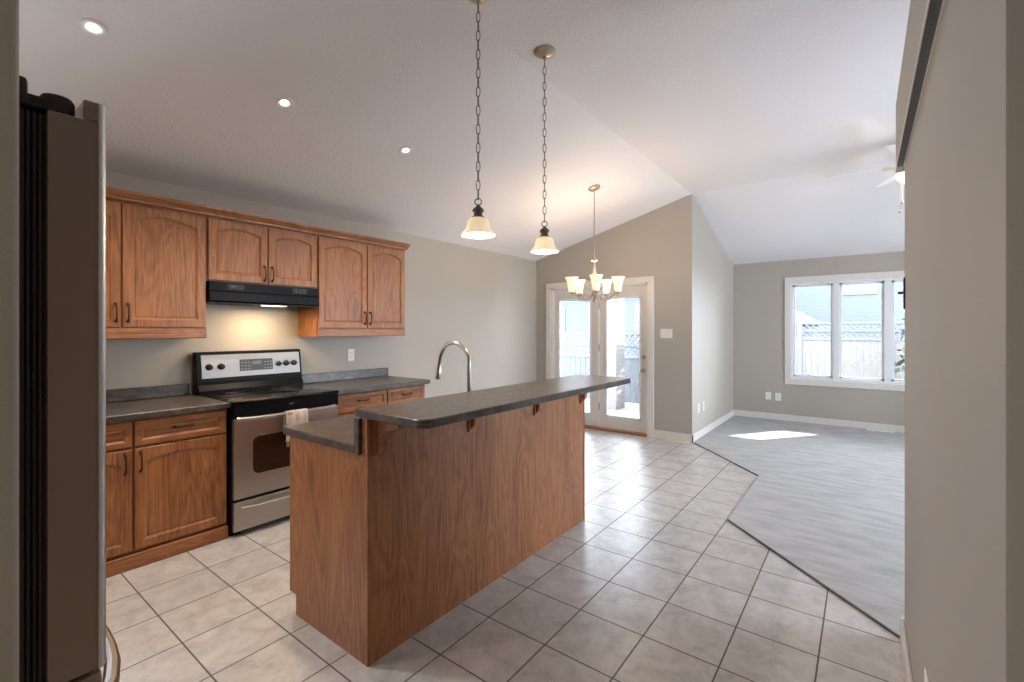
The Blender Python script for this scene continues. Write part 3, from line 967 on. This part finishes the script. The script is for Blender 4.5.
box(bm, SX0 + .001, SX0 + .004, SY0 + .001, SY1 - .001, .74, .918); box(bm, SX1 - .004, SX1 - .001, SY0 + .001, SY1 - .001, .74, .918)
box(bm, SX0 + .001, SX1 - .001, SY0 + .001, SY0 + .004, .74, .918); box(bm, SX0 + .001, SX1 - .001, SY1 - .004, SY1 - .001, .74, .918)
box(bm, SX0 + .001, SX1 - .001, SY0 + .001, SY1 - .001, .737, .741)
obj('sink_basin', bm, M['steel'], lc)

# raised bar top
bt = BM()
bx0, bx1, by0, by1 = -1.692, -1.270, 1.138, 3.045
r = .055
pts = [(bx0, by0)]
for k in range(7):
    a = -PI / 2 + PI / 2 * k / 6; pts.append((bx1 - r + r * math.cos(a), by0 + r + r * math.sin(a)))
for k in range(7):
    a = PI / 2 * k / 6; pts.append((bx1 - r + r * math.cos(a), by1 - r + r * math.sin(a)))
pts += [(bx0, by1)]
prism(bt, pts, 1.035, 1.070, .0045)
solo('bar_top', bt, M['lam'], (-1.49, 2.08, 1.035), 'long raised slate laminate bar top with rounded corners on the island', 'countertop')

# faucet
fc = thing('kitchen_faucet', 'brushed nickel gooseneck pull-down faucet behind the bar top', 'faucet', (-1.82, 1.975, .914))
bm = BM(); lathe(bm, [(0, .914), (.028, .914), (.028, .922), (.02, .93), (.019, .98), (.014, .99), (.0, .99)], (-1.82, 1.975, 0), 20)
obj('faucet_base', bm, M['nickel'], fc, True)
bm = BM()
pts = [(-1.82, 1.975, .985), (-1.82, 1.975, 1.08), (-1.82, 1.975, 1.16), (-1.82, 1.975, 1.205)]
R0 = .122
for k in range(1, 17):
    a = PI * k / 16 * .97
    pts.append((-1.82 - R0 + R0 * math.cos(a), 1.975, 1.205 + R0 * .98 * math.sin(a)))
pts.append((pts[-1][0] - .004, 1.975, pts[-1][2] - .03))
tube(bm, pts, .0125, 12)
obj('gooseneck', bm, M['nickel'], fc, True)
e = Vector(pts[-1])
bm = BM()
Ms = Matrix.Rotation(-.16, 4, 'Y')
lathe(bm, [(0, .0), (.0135, 0), (.0145, -.006), (.0145, -.02), (.017, -.024), (.0195, -.07), (.021, -.088), (.018, -.092), (0, -.092)], (e.x, e.y, e.z + .004), 18, Ms.inverted())
obj('spray_head', bm, M['nickel'], fc, True)
bm = BM(); tube(bm, [(-1.82, 1.975, .955), (-1.82, 1.94, .96), (-1.83, 1.90, .985), (-1.845, 1.885, 1.03)], [.009, .008, .006, .005], 8)
obj('lever', bm, M['nickel'], fc, True)

# ------------------------------------------------------------------ refrigerator
fr = thing('refrigerator', 'stainless steel refrigerator seen edge-on at the left', 'refrigerator', (-1.36, -.25, 0))
FX0, FX1 = -1.82, -.901
bm = BM(); box(bm, FX0 + .01, FX1 + .0, -.66, .085, .03, 1.705, .004)
for x in (FX0 + .08, FX1 - .1):
    for y in (-.6, .02): box(bm, x, x + .04, y, y + .04, 0, .03)
obj('fridge_body', bm, M['blackm'], fr)
bm = BM()
box(bm, FX0 + .012, FX1 - .006, .085, .096, .06, 1.70)
for y in (.098, .104, .110): box(bm, FX0 + .016, FX1 - .004, y, y + .0035, .06, 1.70, .001)
box(bm, FX0 + .02, FX1 - .012, .096, .118, .06, 1.70)
obj('door_gasket', bm, M['gasket'], fr)
def fdoor(z0, z1, nm):
    bm = BM()
    # plan outline with rounded front corners, door is 62 mm deep
    def ol(x0, x1, y0, y1, r, n=5):
        p = [(x0, y0), (x1, y0)]
        for k in range(n + 1): a = PI / 2 * k / n; p.append((x1 - r + r * math.cos(a), y1 - r + r * math.sin(a)))
        for k in range(n + 1): a = PI / 2 + PI / 2 * k / n; p.append((x0 + r + r * math.cos(a), y1 - r + r * math.sin(a)))
        return p
    prism(bm, ol(FX0, FX1 + .003, .118, .176, .004), z0, z1, .002)
    return bm
fd = obj('door', fdoor(.90, 1.706, 'door'), M['steel_v'], fr, True)
bm = BM(); box(bm, FX0, FX1 + .003, .155, .1758, 1.706, 1.735, .002)
obj('door_lip', bm, M['steel_v'], fd)
def fskin(z0, z1):
    bm = BM()
    p = [(FX0 + .001, .170), (FX0 + .001, .176), (FX0 + .006, .181), (FX1 - .003, .181), (FX1 + .001, .179), (FX1 + .004, .1755), (FX1 + .0045, .171)]
    prism(bm, p, z0, z1, .0005)
    return bm
obj('front_skin', fskin(.901, 1.734), M['steel_f'], fd, True)['label'] = 'bright brushed steel front'
fz = obj('freezer_drawer', fdoor(.06, .893, 'drawer'), M['steel_v'], fr, True)
bm = BM()
pts = []
for k in range(15):
    s = k / 14 * 2 - 1
    pts.append(((FX0 + FX1) / 2 + s * .40, .182 + .052 * (1 - abs(s) ** 5), .80))
tube(bm, pts, .012, 10)
obj('handle', bm, M['nickel'], fz, True)
bm = BM()
pts = []
for k in range(15):
    s = k / 14 * 2 - 1
    pts.append((FX0 + .07, .182 + .05 * (1 - abs(s) ** 5), 1.3 + s * .32))
tube(bm, pts, .012, 10)
obj('handle', bm, M['nickel'], fd, True)
bm = BM()
box(bm, FX1 - .10, FX1 - .0, .060, .100, 1.7055, 1.744, .006, 2)
box(bm, FX1 - .07, FX1 - .004, .095, .130, 1.7065, 1.724, .004, 2)
lathe(bm, [(0, 1.7065), (.019, 1.7065), (.019, 1.728), (.016, 1.733), (0, 1.734)], (FX1 - .022, .131, 0), 20)
obj('hinge_cover', bm, M['hinge'], fr, True)

# ------------------------------------------------------------------ pendants
def pendant(loc, label):
    x, y = loc
    t = thing('pendant_lamp', label, 'pendant lamp', (x, y, 1.88), 'bell pendants over the bar')
    bm = BM(); lathe(bm, [(0, ZR - .0005), (.066, ZR - .0005), (.066, ZR - .008), (.058, ZR - .016), (.030, ZR - .030), (.012, ZR - .034), (.010, ZR - .05), (0, ZR - .052)], (x, y, 0), 32)
    obj('canopy', bm, M['champ'], t, True)
    bm = BM()
    z = ZR - .048; zb = 2.058; pitch = .0465
    n = int(round((z - zb) / pitch)); pitch = (z - zb) / n
    for k in range(n):
        c = Vector((x, y, z - pitch * (k + .5)))
        L = pitch / 2 + .0035; W = .0095
        ax = Vector((1, 0, 0)) if k % 2 else Vector((0, 1, 0))
        ax = Matrix.Rotation(.5, 3, 'Z') @ ax
        P_ = [c + Vector((0, 0, 1)) * L * math.sin(a) + ax * W * math.copysign(abs(math.cos(a)) ** .75, math.cos(a)) for a in [2 * PI * q / 12 for q in range(12)]]
        tube(bm, P_, .0024, 6, closed=True)
    obj('chain', bm, M['pewter'], t, True)
    bm = BM()
    P_ = [Vector((x, y, 2.045)) + Vector((.795, .606, 0)) * .017 * math.cos(a) + Vector((0, 0, .017)) * math.sin(a) for a in [2 * PI * q / 18 for q in range(18)]]
    tube(bm, P_, .003, 6, closed=True)
    obj('loop', bm, M['pewter'], t, True)
    bm = BM(); lathe(bm, [(0, 2.032), (.007, 2.031), (.009, 2.022), (.018, 2.018), (.0285, 2.006), (.0295, 1.996), (.021, 1.991), (.022, 1.984), (.022, 1.975), (.032, 1.968), (.035, 1.961), (0, 1.959)], (x, y, 0), 24)
    obj('socket_cap', bm, M['pewter'], t, True)
    bm = BM(); shell(bm, [(.034, 1.963), (.046, 1.957), (.053, 1.945), (.057, 1.927), (.061, 1.910), (.070, 1.896), (.082, 1.887), (.088, 1.879), (.086, 1.875)], (x, y, 0), 48, 12, .004)
    obj('shade', bm, M['shade'], t, True)['label'] = 'glowing ribbed bell glass shade'
    bm = BM(); sphere(bm, (x, y, 1.893), .030, 16, 1.1)
    obj('bulb', bm, M['bulb'], t, True)
    point((x, y, 1.845), 3.0, parent=t, radius=.03)
    return t
PX = -1.545
pendant((PX, 1.745), 'bell-shaped glass pendant lamp nearest the viewer over the bar')
pendant((PX, 2.352), 'bell-shaped glass pendant lamp farther along the bar, its round canopy in view')

# ------------------------------------------------------------------ chandelier
cx, cy = -2.305, 4.48
zc = ZL + (ZR - ZL) / (XS - XL) * (cx - XL)
ch = thing('chandelier', 'five-arm champagne chandelier with lit glass shades before the patio door', 'chandelier', (cx, cy, 1.70))
sa = math.atan((ZR - ZL) / (XS - XL))
bm = BM(); lathe(bm, [(0, 0), (.065, 0), (.065, -.008), (.055, -.02), (.02, -.03), (0, -.032)], (cx, cy, zc - .001), 28, Matrix.Rotation(-sa, 4, 'Y'))
obj('canopy', bm, M['champ'], ch, True)
bm = BM(); tube(bm, [(cx, cy, zc - .03), (cx, cy, 2.17)], .0055, 8)
obj('stem', bm, M['champ'], ch, True)
bm = BM(); lathe(bm, [(0, 2.175), (.008, 2.17), (.03, 2.155), (.034, 2.145), (.012, 2.13), (.010, 2.09), (.014, 2.05), (.024, 2.0), (.020, 1.95), (.010, 1.91), (.012, 1.85), (.028, 1.82), (.030, 1.79), (.014, 1.765), (.010, 1.735), (.018, 1.725), (.016, 1.71), (.006, 1.70), (0, 1.685)], (cx, cy, 0), 20)
obj('hub', bm, M['champ'], ch, True)
Rv = Vector((.795, .606, 0)); Fv = Vector((.606, -.795, 0))
for k in range(5):
    ph = math.radians(66 + 72 * k)
    d = Rv * math.sin(ph) + Fv * math.cos(ph)
    c0 = Vector((cx, cy, 0))
    RA = .255
    def P3(r_, z_): return tuple(c0 + d * r_ + Vector((0, 0, z_)))
    # S-shaped arm
    bm = BM(); pp = []
    for q in range(19):
        s = q / 18
        rr = .02 + (RA - .02) * s
        zz = 1.80 - .085 * math.sin(PI * min(1, s * 1.15)) + .0 * s
        if s > .78: zz += .0
        pp.append(P3(rr, zz))
    pp[-1] = P3(RA, 1.79)
    tube(bm, pp, .0055, 8)
    # scroll under the arm
    sp = []
    for q in range(24):
        a = q / 23 * 3.6 * PI / 2
        rad = .042 * (1 - q / 30)
        sp.append(P3(.165 + rad * math.cos(a + 1.2), 1.752 + rad * math.sin(a + 1.2)))
    tube(bm, sp, .0035, 6)
    sp = []
    for q in range(18):
        a = q / 17 * 3.2 * PI / 2
        rad = .03 * (1 - q / 24)
        sp.append(P3(.07 + rad * math.cos(-a + 2), 1.86 + rad * 1.3 * math.sin(-a + 2)))
    tube(bm, sp, .003, 6)
    sp = []
    for q in range(20):
        a = q / 19 * 3.4 * PI / 2
        rad = .032 * (1 - q / 28)
        sp.append(P3(.232 + rad * math.cos(-a + 2.4), 1.742 + rad * math.sin(-a + 2.4)))
    tube(bm, sp, .0032, 6)
    sp = []
    for q in range(20):
        a = q / 19 * 3.4 * PI / 2
        rad = .036 * (1 - q / 28)
        sp.append(P3(.085 + rad * math.cos(a + .6), 1.745 + rad * math.sin(a + .6)))
    tube(bm, sp, .0032, 6)
    arm = obj('arm', bm, M['champ'], ch, True)
    bm = BM(); lathe(bm, [(0, 1.775), (.008, 1.778), (.03, 1.79), (.032, 1.796), (.016, 1.80), (.018, 1.83), (0, 1.832)], P3(RA, 0), 18)
    obj('candle_cup', bm, M['champ'], arm, True)
    bm = BM(); shell(bm, [(.028, 1.805), (.037, 1.82), (.041, 1.85), (.045, 1.89), (.054, 1.922), (.064, 1.948), (.073, 1.960)], P3(RA, 0), 32, 8, .004)
    obj('shade', bm, M['shade_hot'], arm, True)['label'] = 'glowing upturned glass shade'
    bm = BM(); sphere(bm, P3(RA, 1.885), .026, 12, 1.4)
    obj('bulb', bm, M['bulb'], arm, True)
    point(P3(RA, 1.985), 2.2, parent=ch, radius=.03)

# ------------------------------------------------------------------ recessed downlights
names = ['recessed ceiling downlight nearest, above the refrigerator', 'recessed ceiling downlight in the middle, above the range', 'recessed ceiling downlight farthest back, beyond the wall cabinets']
R_y = Matrix.Rotation(-sa, 4, 'Y')
for i, y in enumerate((0.52, 1.405, 2.345, -0.38)):
    if i == 3: names.append('added unseen fill downlight behind the viewer')  # unseen extra lamp in the row, added as kitchen fill
    x = -2.825; z = ZL + (ZR - ZL) / (XS - XL) * (x - XL)
    t = thing('recessed_light', names[i], 'ceiling light', (x, y, z), 'recessed kitchen downlights')
    bm = BM(); lathe(bm, [(.022, -.001), (.026, -.003), (.040, -.006), (.049, -.005), (.052, -.0005), (.022, -.0005), (.022, -.001)], (x, y, z), 32, R_y)
    obj('trim_ring', bm, M['white'], t, True)
    bm = BM(); lathe(bm, [(0, -.010), (.012, -.009), (.0215, -.003), (.0215, -.0005), (0, -.0005)], (x, y, z), 24, R_y)
    obj('lamp', bm, M['can'], t, True)
    l = bpy.data.lights.new('spot_light', 'SPOT'); l.energy = 24; l.color = (1.0, .84, .68); l.spot_size = math.radians(125); l.spot_blend = .8; l.shadow_soft_size = .04
    o = bpy.data.objects.new('spot_light', l); o.parent = t; o.location = (0, 0, -.03); C.objects.link(o)

for x, y, lab in ((-.30, -1.25, 'added unseen fill downlight behind the viewer, nearer the refrigerator'), (1.35, -1.0, 'added unseen fill downlight behind the viewer, nearer the right wall')):  # unseen lamps added for warm fill from behind the camera
    t = thing('recessed_light', lab, 'ceiling light', (x, y, ZR), 'added hall fill lights')
    bm = BM(); lathe(bm, [(.022, -.001), (.026, -.003), (.040, -.006), (.049, -.005), (.052, -.0005), (.022, -.0005), (.022, -.001)], (x, y, ZR), 32)
    obj('trim_ring', bm, M['white'], t, True)
    bm = BM(); lathe(bm, [(0, -.010), (.012, -.009), (.0215, -.003), (.0215, -.0005), (0, -.0005)], (x, y, ZR), 24)
    obj('lamp', bm, M['can'], t, True)
    l = bpy.data.lights.new('spot_light', 'SPOT'); l.energy = 19; l.color = (1.0, .80, .61); l.spot_size = math.radians(140); l.spot_blend = .8; l.shadow_soft_size = .04
    o = bpy.data.objects.new('spot_light', l); o.parent = t; o.location = (0, 0, -.03); C.objects.link(o)

# ------------------------------------------------------------------ ceiling fan
fx, fy = .366, 5.335
fan = thing('ceiling_fan', 'white five-blade ceiling fan with lit bowl, half hidden by the bulkhead', 'ceiling fan', (fx, fy, 2.70))
bm = BM(); lathe(bm, [(0, ZR - .0005), (.075, ZR - .0005), (.07, ZR - .03), (.03, ZR - .06), (0, ZR - .062)], (fx, fy, 0), 28)
obj('canopy', bm, M['white'], fan, True)
bm = BM(); tube(bm, [(fx, fy, ZR - .06), (fx, fy, 2.93)], .012, 10); obj('downrod', bm, M['white'], fan, True)
bm = BM(); lathe(bm, [(0, 2.95), (.05, 2.945), (.11, 2.92), (.125, 2.88), (.12, 2.84), (.07, 2.815), (.06, 2.79), (.09, 2.785), (0, 2.78)], (fx, fy, 0), 32)
obj('motor', bm, M['white'], fan, True)
for k in range(5):
    a = math.radians(182.5 + 72 * (k - 1))
    d = Vector((math.cos(a), math.sin(a), 0)); s = Vector((-math.sin(a), math.cos(a), 0))
    bm = BM(); tilt = -.22
    outline = [(.20, -.05), (.30, -.062), (.55, -.07), (.64, -.062), (.672, -.03), (.676, .0), (.672, .03), (.64, .062), (.55, .07), (.30, .062), (.20, .05)]
    prism(bm, outline, 0, .006, .001, lambda u, v, q: tuple(Vector((fx, fy, 2.852)) + d * u + s * v * math.cos(tilt) + Vector((0, 0, v * math.sin(tilt) + q))))
    bl = obj('blade', bm, M['white'], fan)
    bm = BM(); tube(bm, [tuple(Vector((fx, fy, 2.85)) + d * .11), tuple(Vector((fx, fy, 2.835)) + d * .16), tuple(Vector((fx, fy, 2.848)) + d * .23)], [.014, .012, .02], 8, flat=.35)
    obj('blade_bracket', bm, M['white'], bl, True)
bm = BM(); lathe(bm, [(0, 2.68), (.06, 2.688), (.11, 2.71), (.14, 2.745), (.145, 2.775), (0, 2.78)], (fx, fy, 0), 32)
obj('light_bowl', bm, M['fanlight'], fan, True)['label'] = 'glowing light bowl'
for dx, L in ((-.10, .22), (-.115, .30)):
    bm = BM(); tube(bm, [(fx + dx, fy - .03 + dx * .3, 2.74), (fx + dx, fy - .03 + dx * .3, 2.74 - L)], .0015, 5)
    sphere(bm, (fx + dx, fy - .03 + dx * .3, 2.735 - L), .009, 8, 1.6)
    obj('pull_chain', bm, M['nickel'], fan, True)
point((fx, fy, 2.60), 3, (1, .9, .75), .08, fan)

# ------------------------------------------------------------------ outlets, switch, vents
def wall_plate(name, label, cat, c, axis, w_, h_, kind, group=None):
    """axis: 'x+' faces +X, 'y-' faces -Y, 'x-' faces -X"""
    t = thing(name, label, cat, c, group)
    def f(u, v, q):
        if axis == 'x+': return (c[0] + q, c[1] + u, c[2] + v)
        if axis == 'x-': return (c[0] - q, c[1] + u, c[2] + v)
        return (c[0] + u, c[1] - q, c[2] + v)
    bm = BM(); prism(bm, rrect(-w_ / 2, w_ / 2, -h_ / 2, h_ / 2, .006, 3), 0.0, .006, .0015, f)
    obj('cover_plate', bm, M['plate'], t)
    if kind == 'outlet':
        for v in (-.021, .021):
            bm = BM(); prism(bm, rrect(-.0165, .0165, v - .014, v + .014, .006, 3), .005, .008, .0005, f)
            so = obj('socket', bm, M['plate'], t)
            bm = BM()
            for u in (-.007, .007): prism(bm, [(u - .0012, v - .005), (u + .0012, v - .005), (u + .0012, v + .005), (u - .0012, v + .005)], .0078, .0084, 0, f)
            obj('slots', bm, M['slot'], so)
    else:
        for u in ((-.046, 0, .046) if w_ > .15 else (-.023, .023)):
            bm = BM(); prism(bm, rrect(u - .016, u + .016, -.033, .033, .003, 2), .005, .010, .001, f)
            obj('rocker', bm, M['plate'], t)
    return t
wall_plate('wall_outlet', 'white duplex outlet on the wall above the counter right of the range', 'outlet', (XL, 2.665, 1.153), 'x+', .075, .118, 'outlet')
wall_plate('light_switch', 'wide white rocker switch plate right of the patio door', 'light switch', (-2.02, YP, 1.355), 'y-', .155, .118, 'switch')
wall_plate('wall_outlet', 'white outlet on the far wall, the one nearer the corner of the pair', 'outlet', (-1.195, YF, .368), 'y-', .078, .118, 'outlet', 'outlets below the far window')
wall_plate('wall_outlet', 'white outlet on the far wall, the one nearer the window of the pair', 'outlet', (-1.06, YF, .362), 'y-', .078, .118, 'outlet', 'outlets below the far window')
wall_plate('wall_outlet', 'pale outlet plate on the living room side wall, nearer the patio door wall', 'outlet', (XS, 6.20, .39), 'x+', .075, .118, 'outlet', 'plates on the side wall')
wall_plate('wall_outlet', 'pale outlet plate on the living room side wall, farther from the patio door', 'outlet', (XS, 6.42, .385), 'x+', .075, .118, 'outlet', 'plates on the side wall')
wall_plate('wall_outlet', 'white outlet low on the closet wall at the bottom right', 'outlet', (BX, 1.755, .362), 'x-', .075, .118, 'outlet')

def register(x0, x1, y0, y1, z, label, mat):
    t = thing('floor_register', label, 'vent', ((x0 + x1) / 2, (y0 + y1) / 2, z))
    bm = BM(); box(bm, x0, x1, y0, y1, z, z + .010, .003, 1); obj('vent_frame', bm, mat, t)
    bm = BM(); n = 18
    for k in range(n):
        x = x0 + .02 + (x1 - x0 - .04) * k / (n - 1); box(bm, x - .003, x + .003, y0 + .015, y1 - .015, z + .0095, z + .0125)
    obj('louvres', bm, mat, t)
register(-2.01, -1.715, 5.79, 5.895, .0, 'cream floor register before the baseboard by the patio door', M['cream'])
register(.03, .33, 8.07, 8.175, .008, 'white floor register under the far window', M['plate'])

# dark latch plate on the closet wall edge
t = thing('gate_latch', 'dark metal latch strip on the far edge of the closet wall', 'latch', (BX, 2.69, 1.50))
bm = BM(); box(bm, BX - .006, BX, 2.668, 2.70, 1.495, 1.632, .002, 2); obj('strike_plate', bm, M['bronze'], t)
bm = BM(); tube(bm, [(BX - .004, 2.69, 1.566), (BX - .022, 2.70, 1.566)], .006, 8); obj('catch_pin', bm, M['bronze'], t, True)

# ------------------------------------------------------------------ outside
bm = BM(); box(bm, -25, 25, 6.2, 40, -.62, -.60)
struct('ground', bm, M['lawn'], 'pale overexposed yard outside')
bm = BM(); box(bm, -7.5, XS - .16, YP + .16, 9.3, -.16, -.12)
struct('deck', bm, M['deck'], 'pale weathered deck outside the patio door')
# deck privacy railing : boards below, lattice above
def lattice(bm, x0, x1, z0, z1, y, step=.11, r=.012):
    L = z1 - z0
    x = x0 - L
    while x < x1:
        for s in (1, -1):
            a = Vector((x, z0)) if s > 0 else Vector((x + L, z0)); b = Vector((x + L, z1)) if s > 0 else Vector((x, z1))
            # clip to x range
            def cl(p, q):
                if p.x == q.x: return p
                return p
            pa, pb = a.copy(), b.copy()
            lo, hi = x0, x1
            for (P_, Q_) in ((pa, pb), (pb, pa)):
                if P_.x < lo: tt = (lo - P_.x) / (Q_.x - P_.x) if Q_.x != P_.x else 2; P_.y += (Q_.y - P_.y) * min(tt, 1); P_.x = lo
                if P_.x > hi: tt = (hi - P_.x) / (Q_.x - P_.x) if Q_.x != P_.x else 2; P_.y += (Q_.y - P_.y) * min(tt, 1); P_.x = hi
            if (pa - pb).length > .02:
                tube(bm, [(pa.x, y + .006 * s, pa.y), (pb.x, y + .006 * s, pb.y)], r, 4, flat=.4)
        x += step
def privacy(xa, xb, y, zb, zl, zt, label, mat):
    t = thing('privacy_fence', label, 'fence', ((xa + xb) / 2, y, zb), None)
    bm = BM(); n = int((xb - xa) / .13)
    for k in range(n):
        x = xa + (xb - xa) * k / n; box(bm, x + .004, x + (xb - xa) / n - .004, y, y + .02, zb, zl)
    obj('board_panel', bm, mat, t)
    bm = BM(); lattice(bm, xa, xb, zl + .04, zt - .03, y + .01, .13, .016); obj('lattice', bm, M['lattice'], t)
    bm = BM(); box(bm, xa, xb, y - .02, y + .04, zl, zl + .05); box(bm, xa, xb, y - .02, y + .04, zt - .05, zt); box(bm, xa, xb, y - .02, y + .04, (zl + zt) / 2 - .015, (zl + zt) / 2 + .015)
    obj('rails', bm, M['lattice'], t)
    m_ = max(2, int((xb - xa) / 1.8) + 1)
    for k in range(m_):
        x = xa + (xb - xa) * k / (m_ - 1)
        bm = BM(); box(bm, x - .05, x + .05, y - .03, y + .06, zb, zt + .08, .008); obj('post', bm, M['lattice'], t)
    return t
privacy(-7.2, -1.9, 9.2, -.12, .80, 1.35, 'white lattice-topped privacy fence at the edge of the deck', M['board'])
bm = BM(); box(bm, -4.14, -3.74, 8.15, 8.55, -.12, 2.9)
solo('brick_pillar', bm, M['brick'], (-3.94, 8.35, -.12), 'pale brick pillar on the deck seen through the right door leaf', 'pillar')
# neighbour house beyond the deck
def house(x0, x1, y0, y1, zt, label, wins, ridge=1.6):
    t = thing('neighbour_house', label, 'house', ((x0 + x1) / 2, (y0 + y1) / 2, -.6))
    bm = BM(); box(bm, x0, x1, y0, y1, -.6, zt); obj('wall', bm, M['siding'], t)
    bm = BM(); prism(bm, [(y0 - .4, zt - .05), (y1 + .4, zt - .05), ((y0 + y1) / 2, zt + ridge)], x0 - .3, x1 + .3, 0, lambda u, v, q: (q, u, v)); obj('roof', bm, M['roofing'], t)
    bm = BM(); box(bm, x0 - .3, x1 + .3, y0 - .46, y0 - .38, zt - .15, zt); obj('gutter', bm, M['vinyl'], t)
    for a, b, c_, d in wins:
        bm = BM(); box(bm, a - .08, b + .08, y0 - .04, y0 + .02, c_ - .08, d + .08, .01); f_ = obj('window', bm, M['lattice'], t)
        bm = BM(); box(bm, a, b, y0 - .05, y0 - .02, c_, d); obj('pane', bm, M['extglass'], f_)
    return t
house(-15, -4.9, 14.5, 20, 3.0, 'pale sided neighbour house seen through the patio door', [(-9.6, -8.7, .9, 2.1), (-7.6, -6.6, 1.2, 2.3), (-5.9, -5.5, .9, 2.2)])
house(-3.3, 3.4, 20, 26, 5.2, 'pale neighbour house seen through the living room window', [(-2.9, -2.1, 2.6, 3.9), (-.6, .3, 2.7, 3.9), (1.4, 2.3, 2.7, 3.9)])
privacy(-5.0, 4.2, 14.0, -.6, 1.15, 1.6, 'tan board fence with lattice top across the yard', M['tanboard'])
sh = thing('garden_shed', 'small shed with a pale gable roof behind the left window pane', 'shed', (-1.9, 15.8, -.6))
bm = BM(); box(bm, -2.7, -1.1, 15, 16.6, -.6, 1.6); obj('shed_wall', bm, M['board'], sh)
bm = BM(); prism(bm, [(-2.9, 1.55), (-.9, 1.55), (-1.9, 2.15)], 14.85, 16.75, 0, lambda u, v, q: (u, q, v)); obj('shed_roof', bm, M['lattice'], sh)
bm = BM()
rng = random.Random(3)
for k in range(420):
    p = Vector((.95 + rng.gauss(0, .28), 13.2 + rng.gauss(0, .22), rng.uniform(-.5, 2.2)))
    q = 0.9 - .3 * p.z
    p.x = .95 + (p.x - .95) * max(.2, q)
    d = Vector((rng.gauss(0, 1), rng.gauss(0, 1), rng.gauss(0, 1))).normalized() * .09
    e2 = d.cross(Vector((rng.random(), rng.random(), 1))).normalized() * .05
    bm.faces.new([bm.verts.new(p + d), bm.verts.new(p + e2), bm.verts.new(p - d), bm.verts.new(p - e2)])
tree = thing('cedar_shrub', 'narrow evergreen shrub in front of the tan fence', 'shrub', (.95, 13.2, -.6))
obj('foliage', bm, M['hedge'], tree)
bm = BM(); tube(bm, [(.95, 13.2, -.6), (.95, 13.2, 1.9)], [.05, .02], 8); obj('trunk', bm, M['tanboard'], tree)

# unseen slabs added outside the far window, cutting the sun to one slanting gap
bm = BM()
prism(bm, [(XS - .5, YF + .16), (XR + 1.2, YF + .16), (XR + 1.2, 9.98), (XS - .5, 9.98)], 2.75, 2.85)
prism(bm, [(XS - .5, 9.98), (1.02, 9.98), (1.66, 10.95), (XS - .5, 10.95)], 2.75, 2.85)
prism(bm, [(1.52, 9.98), (3.8, 9.98), (3.8, 10.95), (2.16, 10.95)], 2.75, 2.85)
struct('ceiling_sun_mask', bm, M['trim'], 'unseen slabs added to shape the sun through the far window')
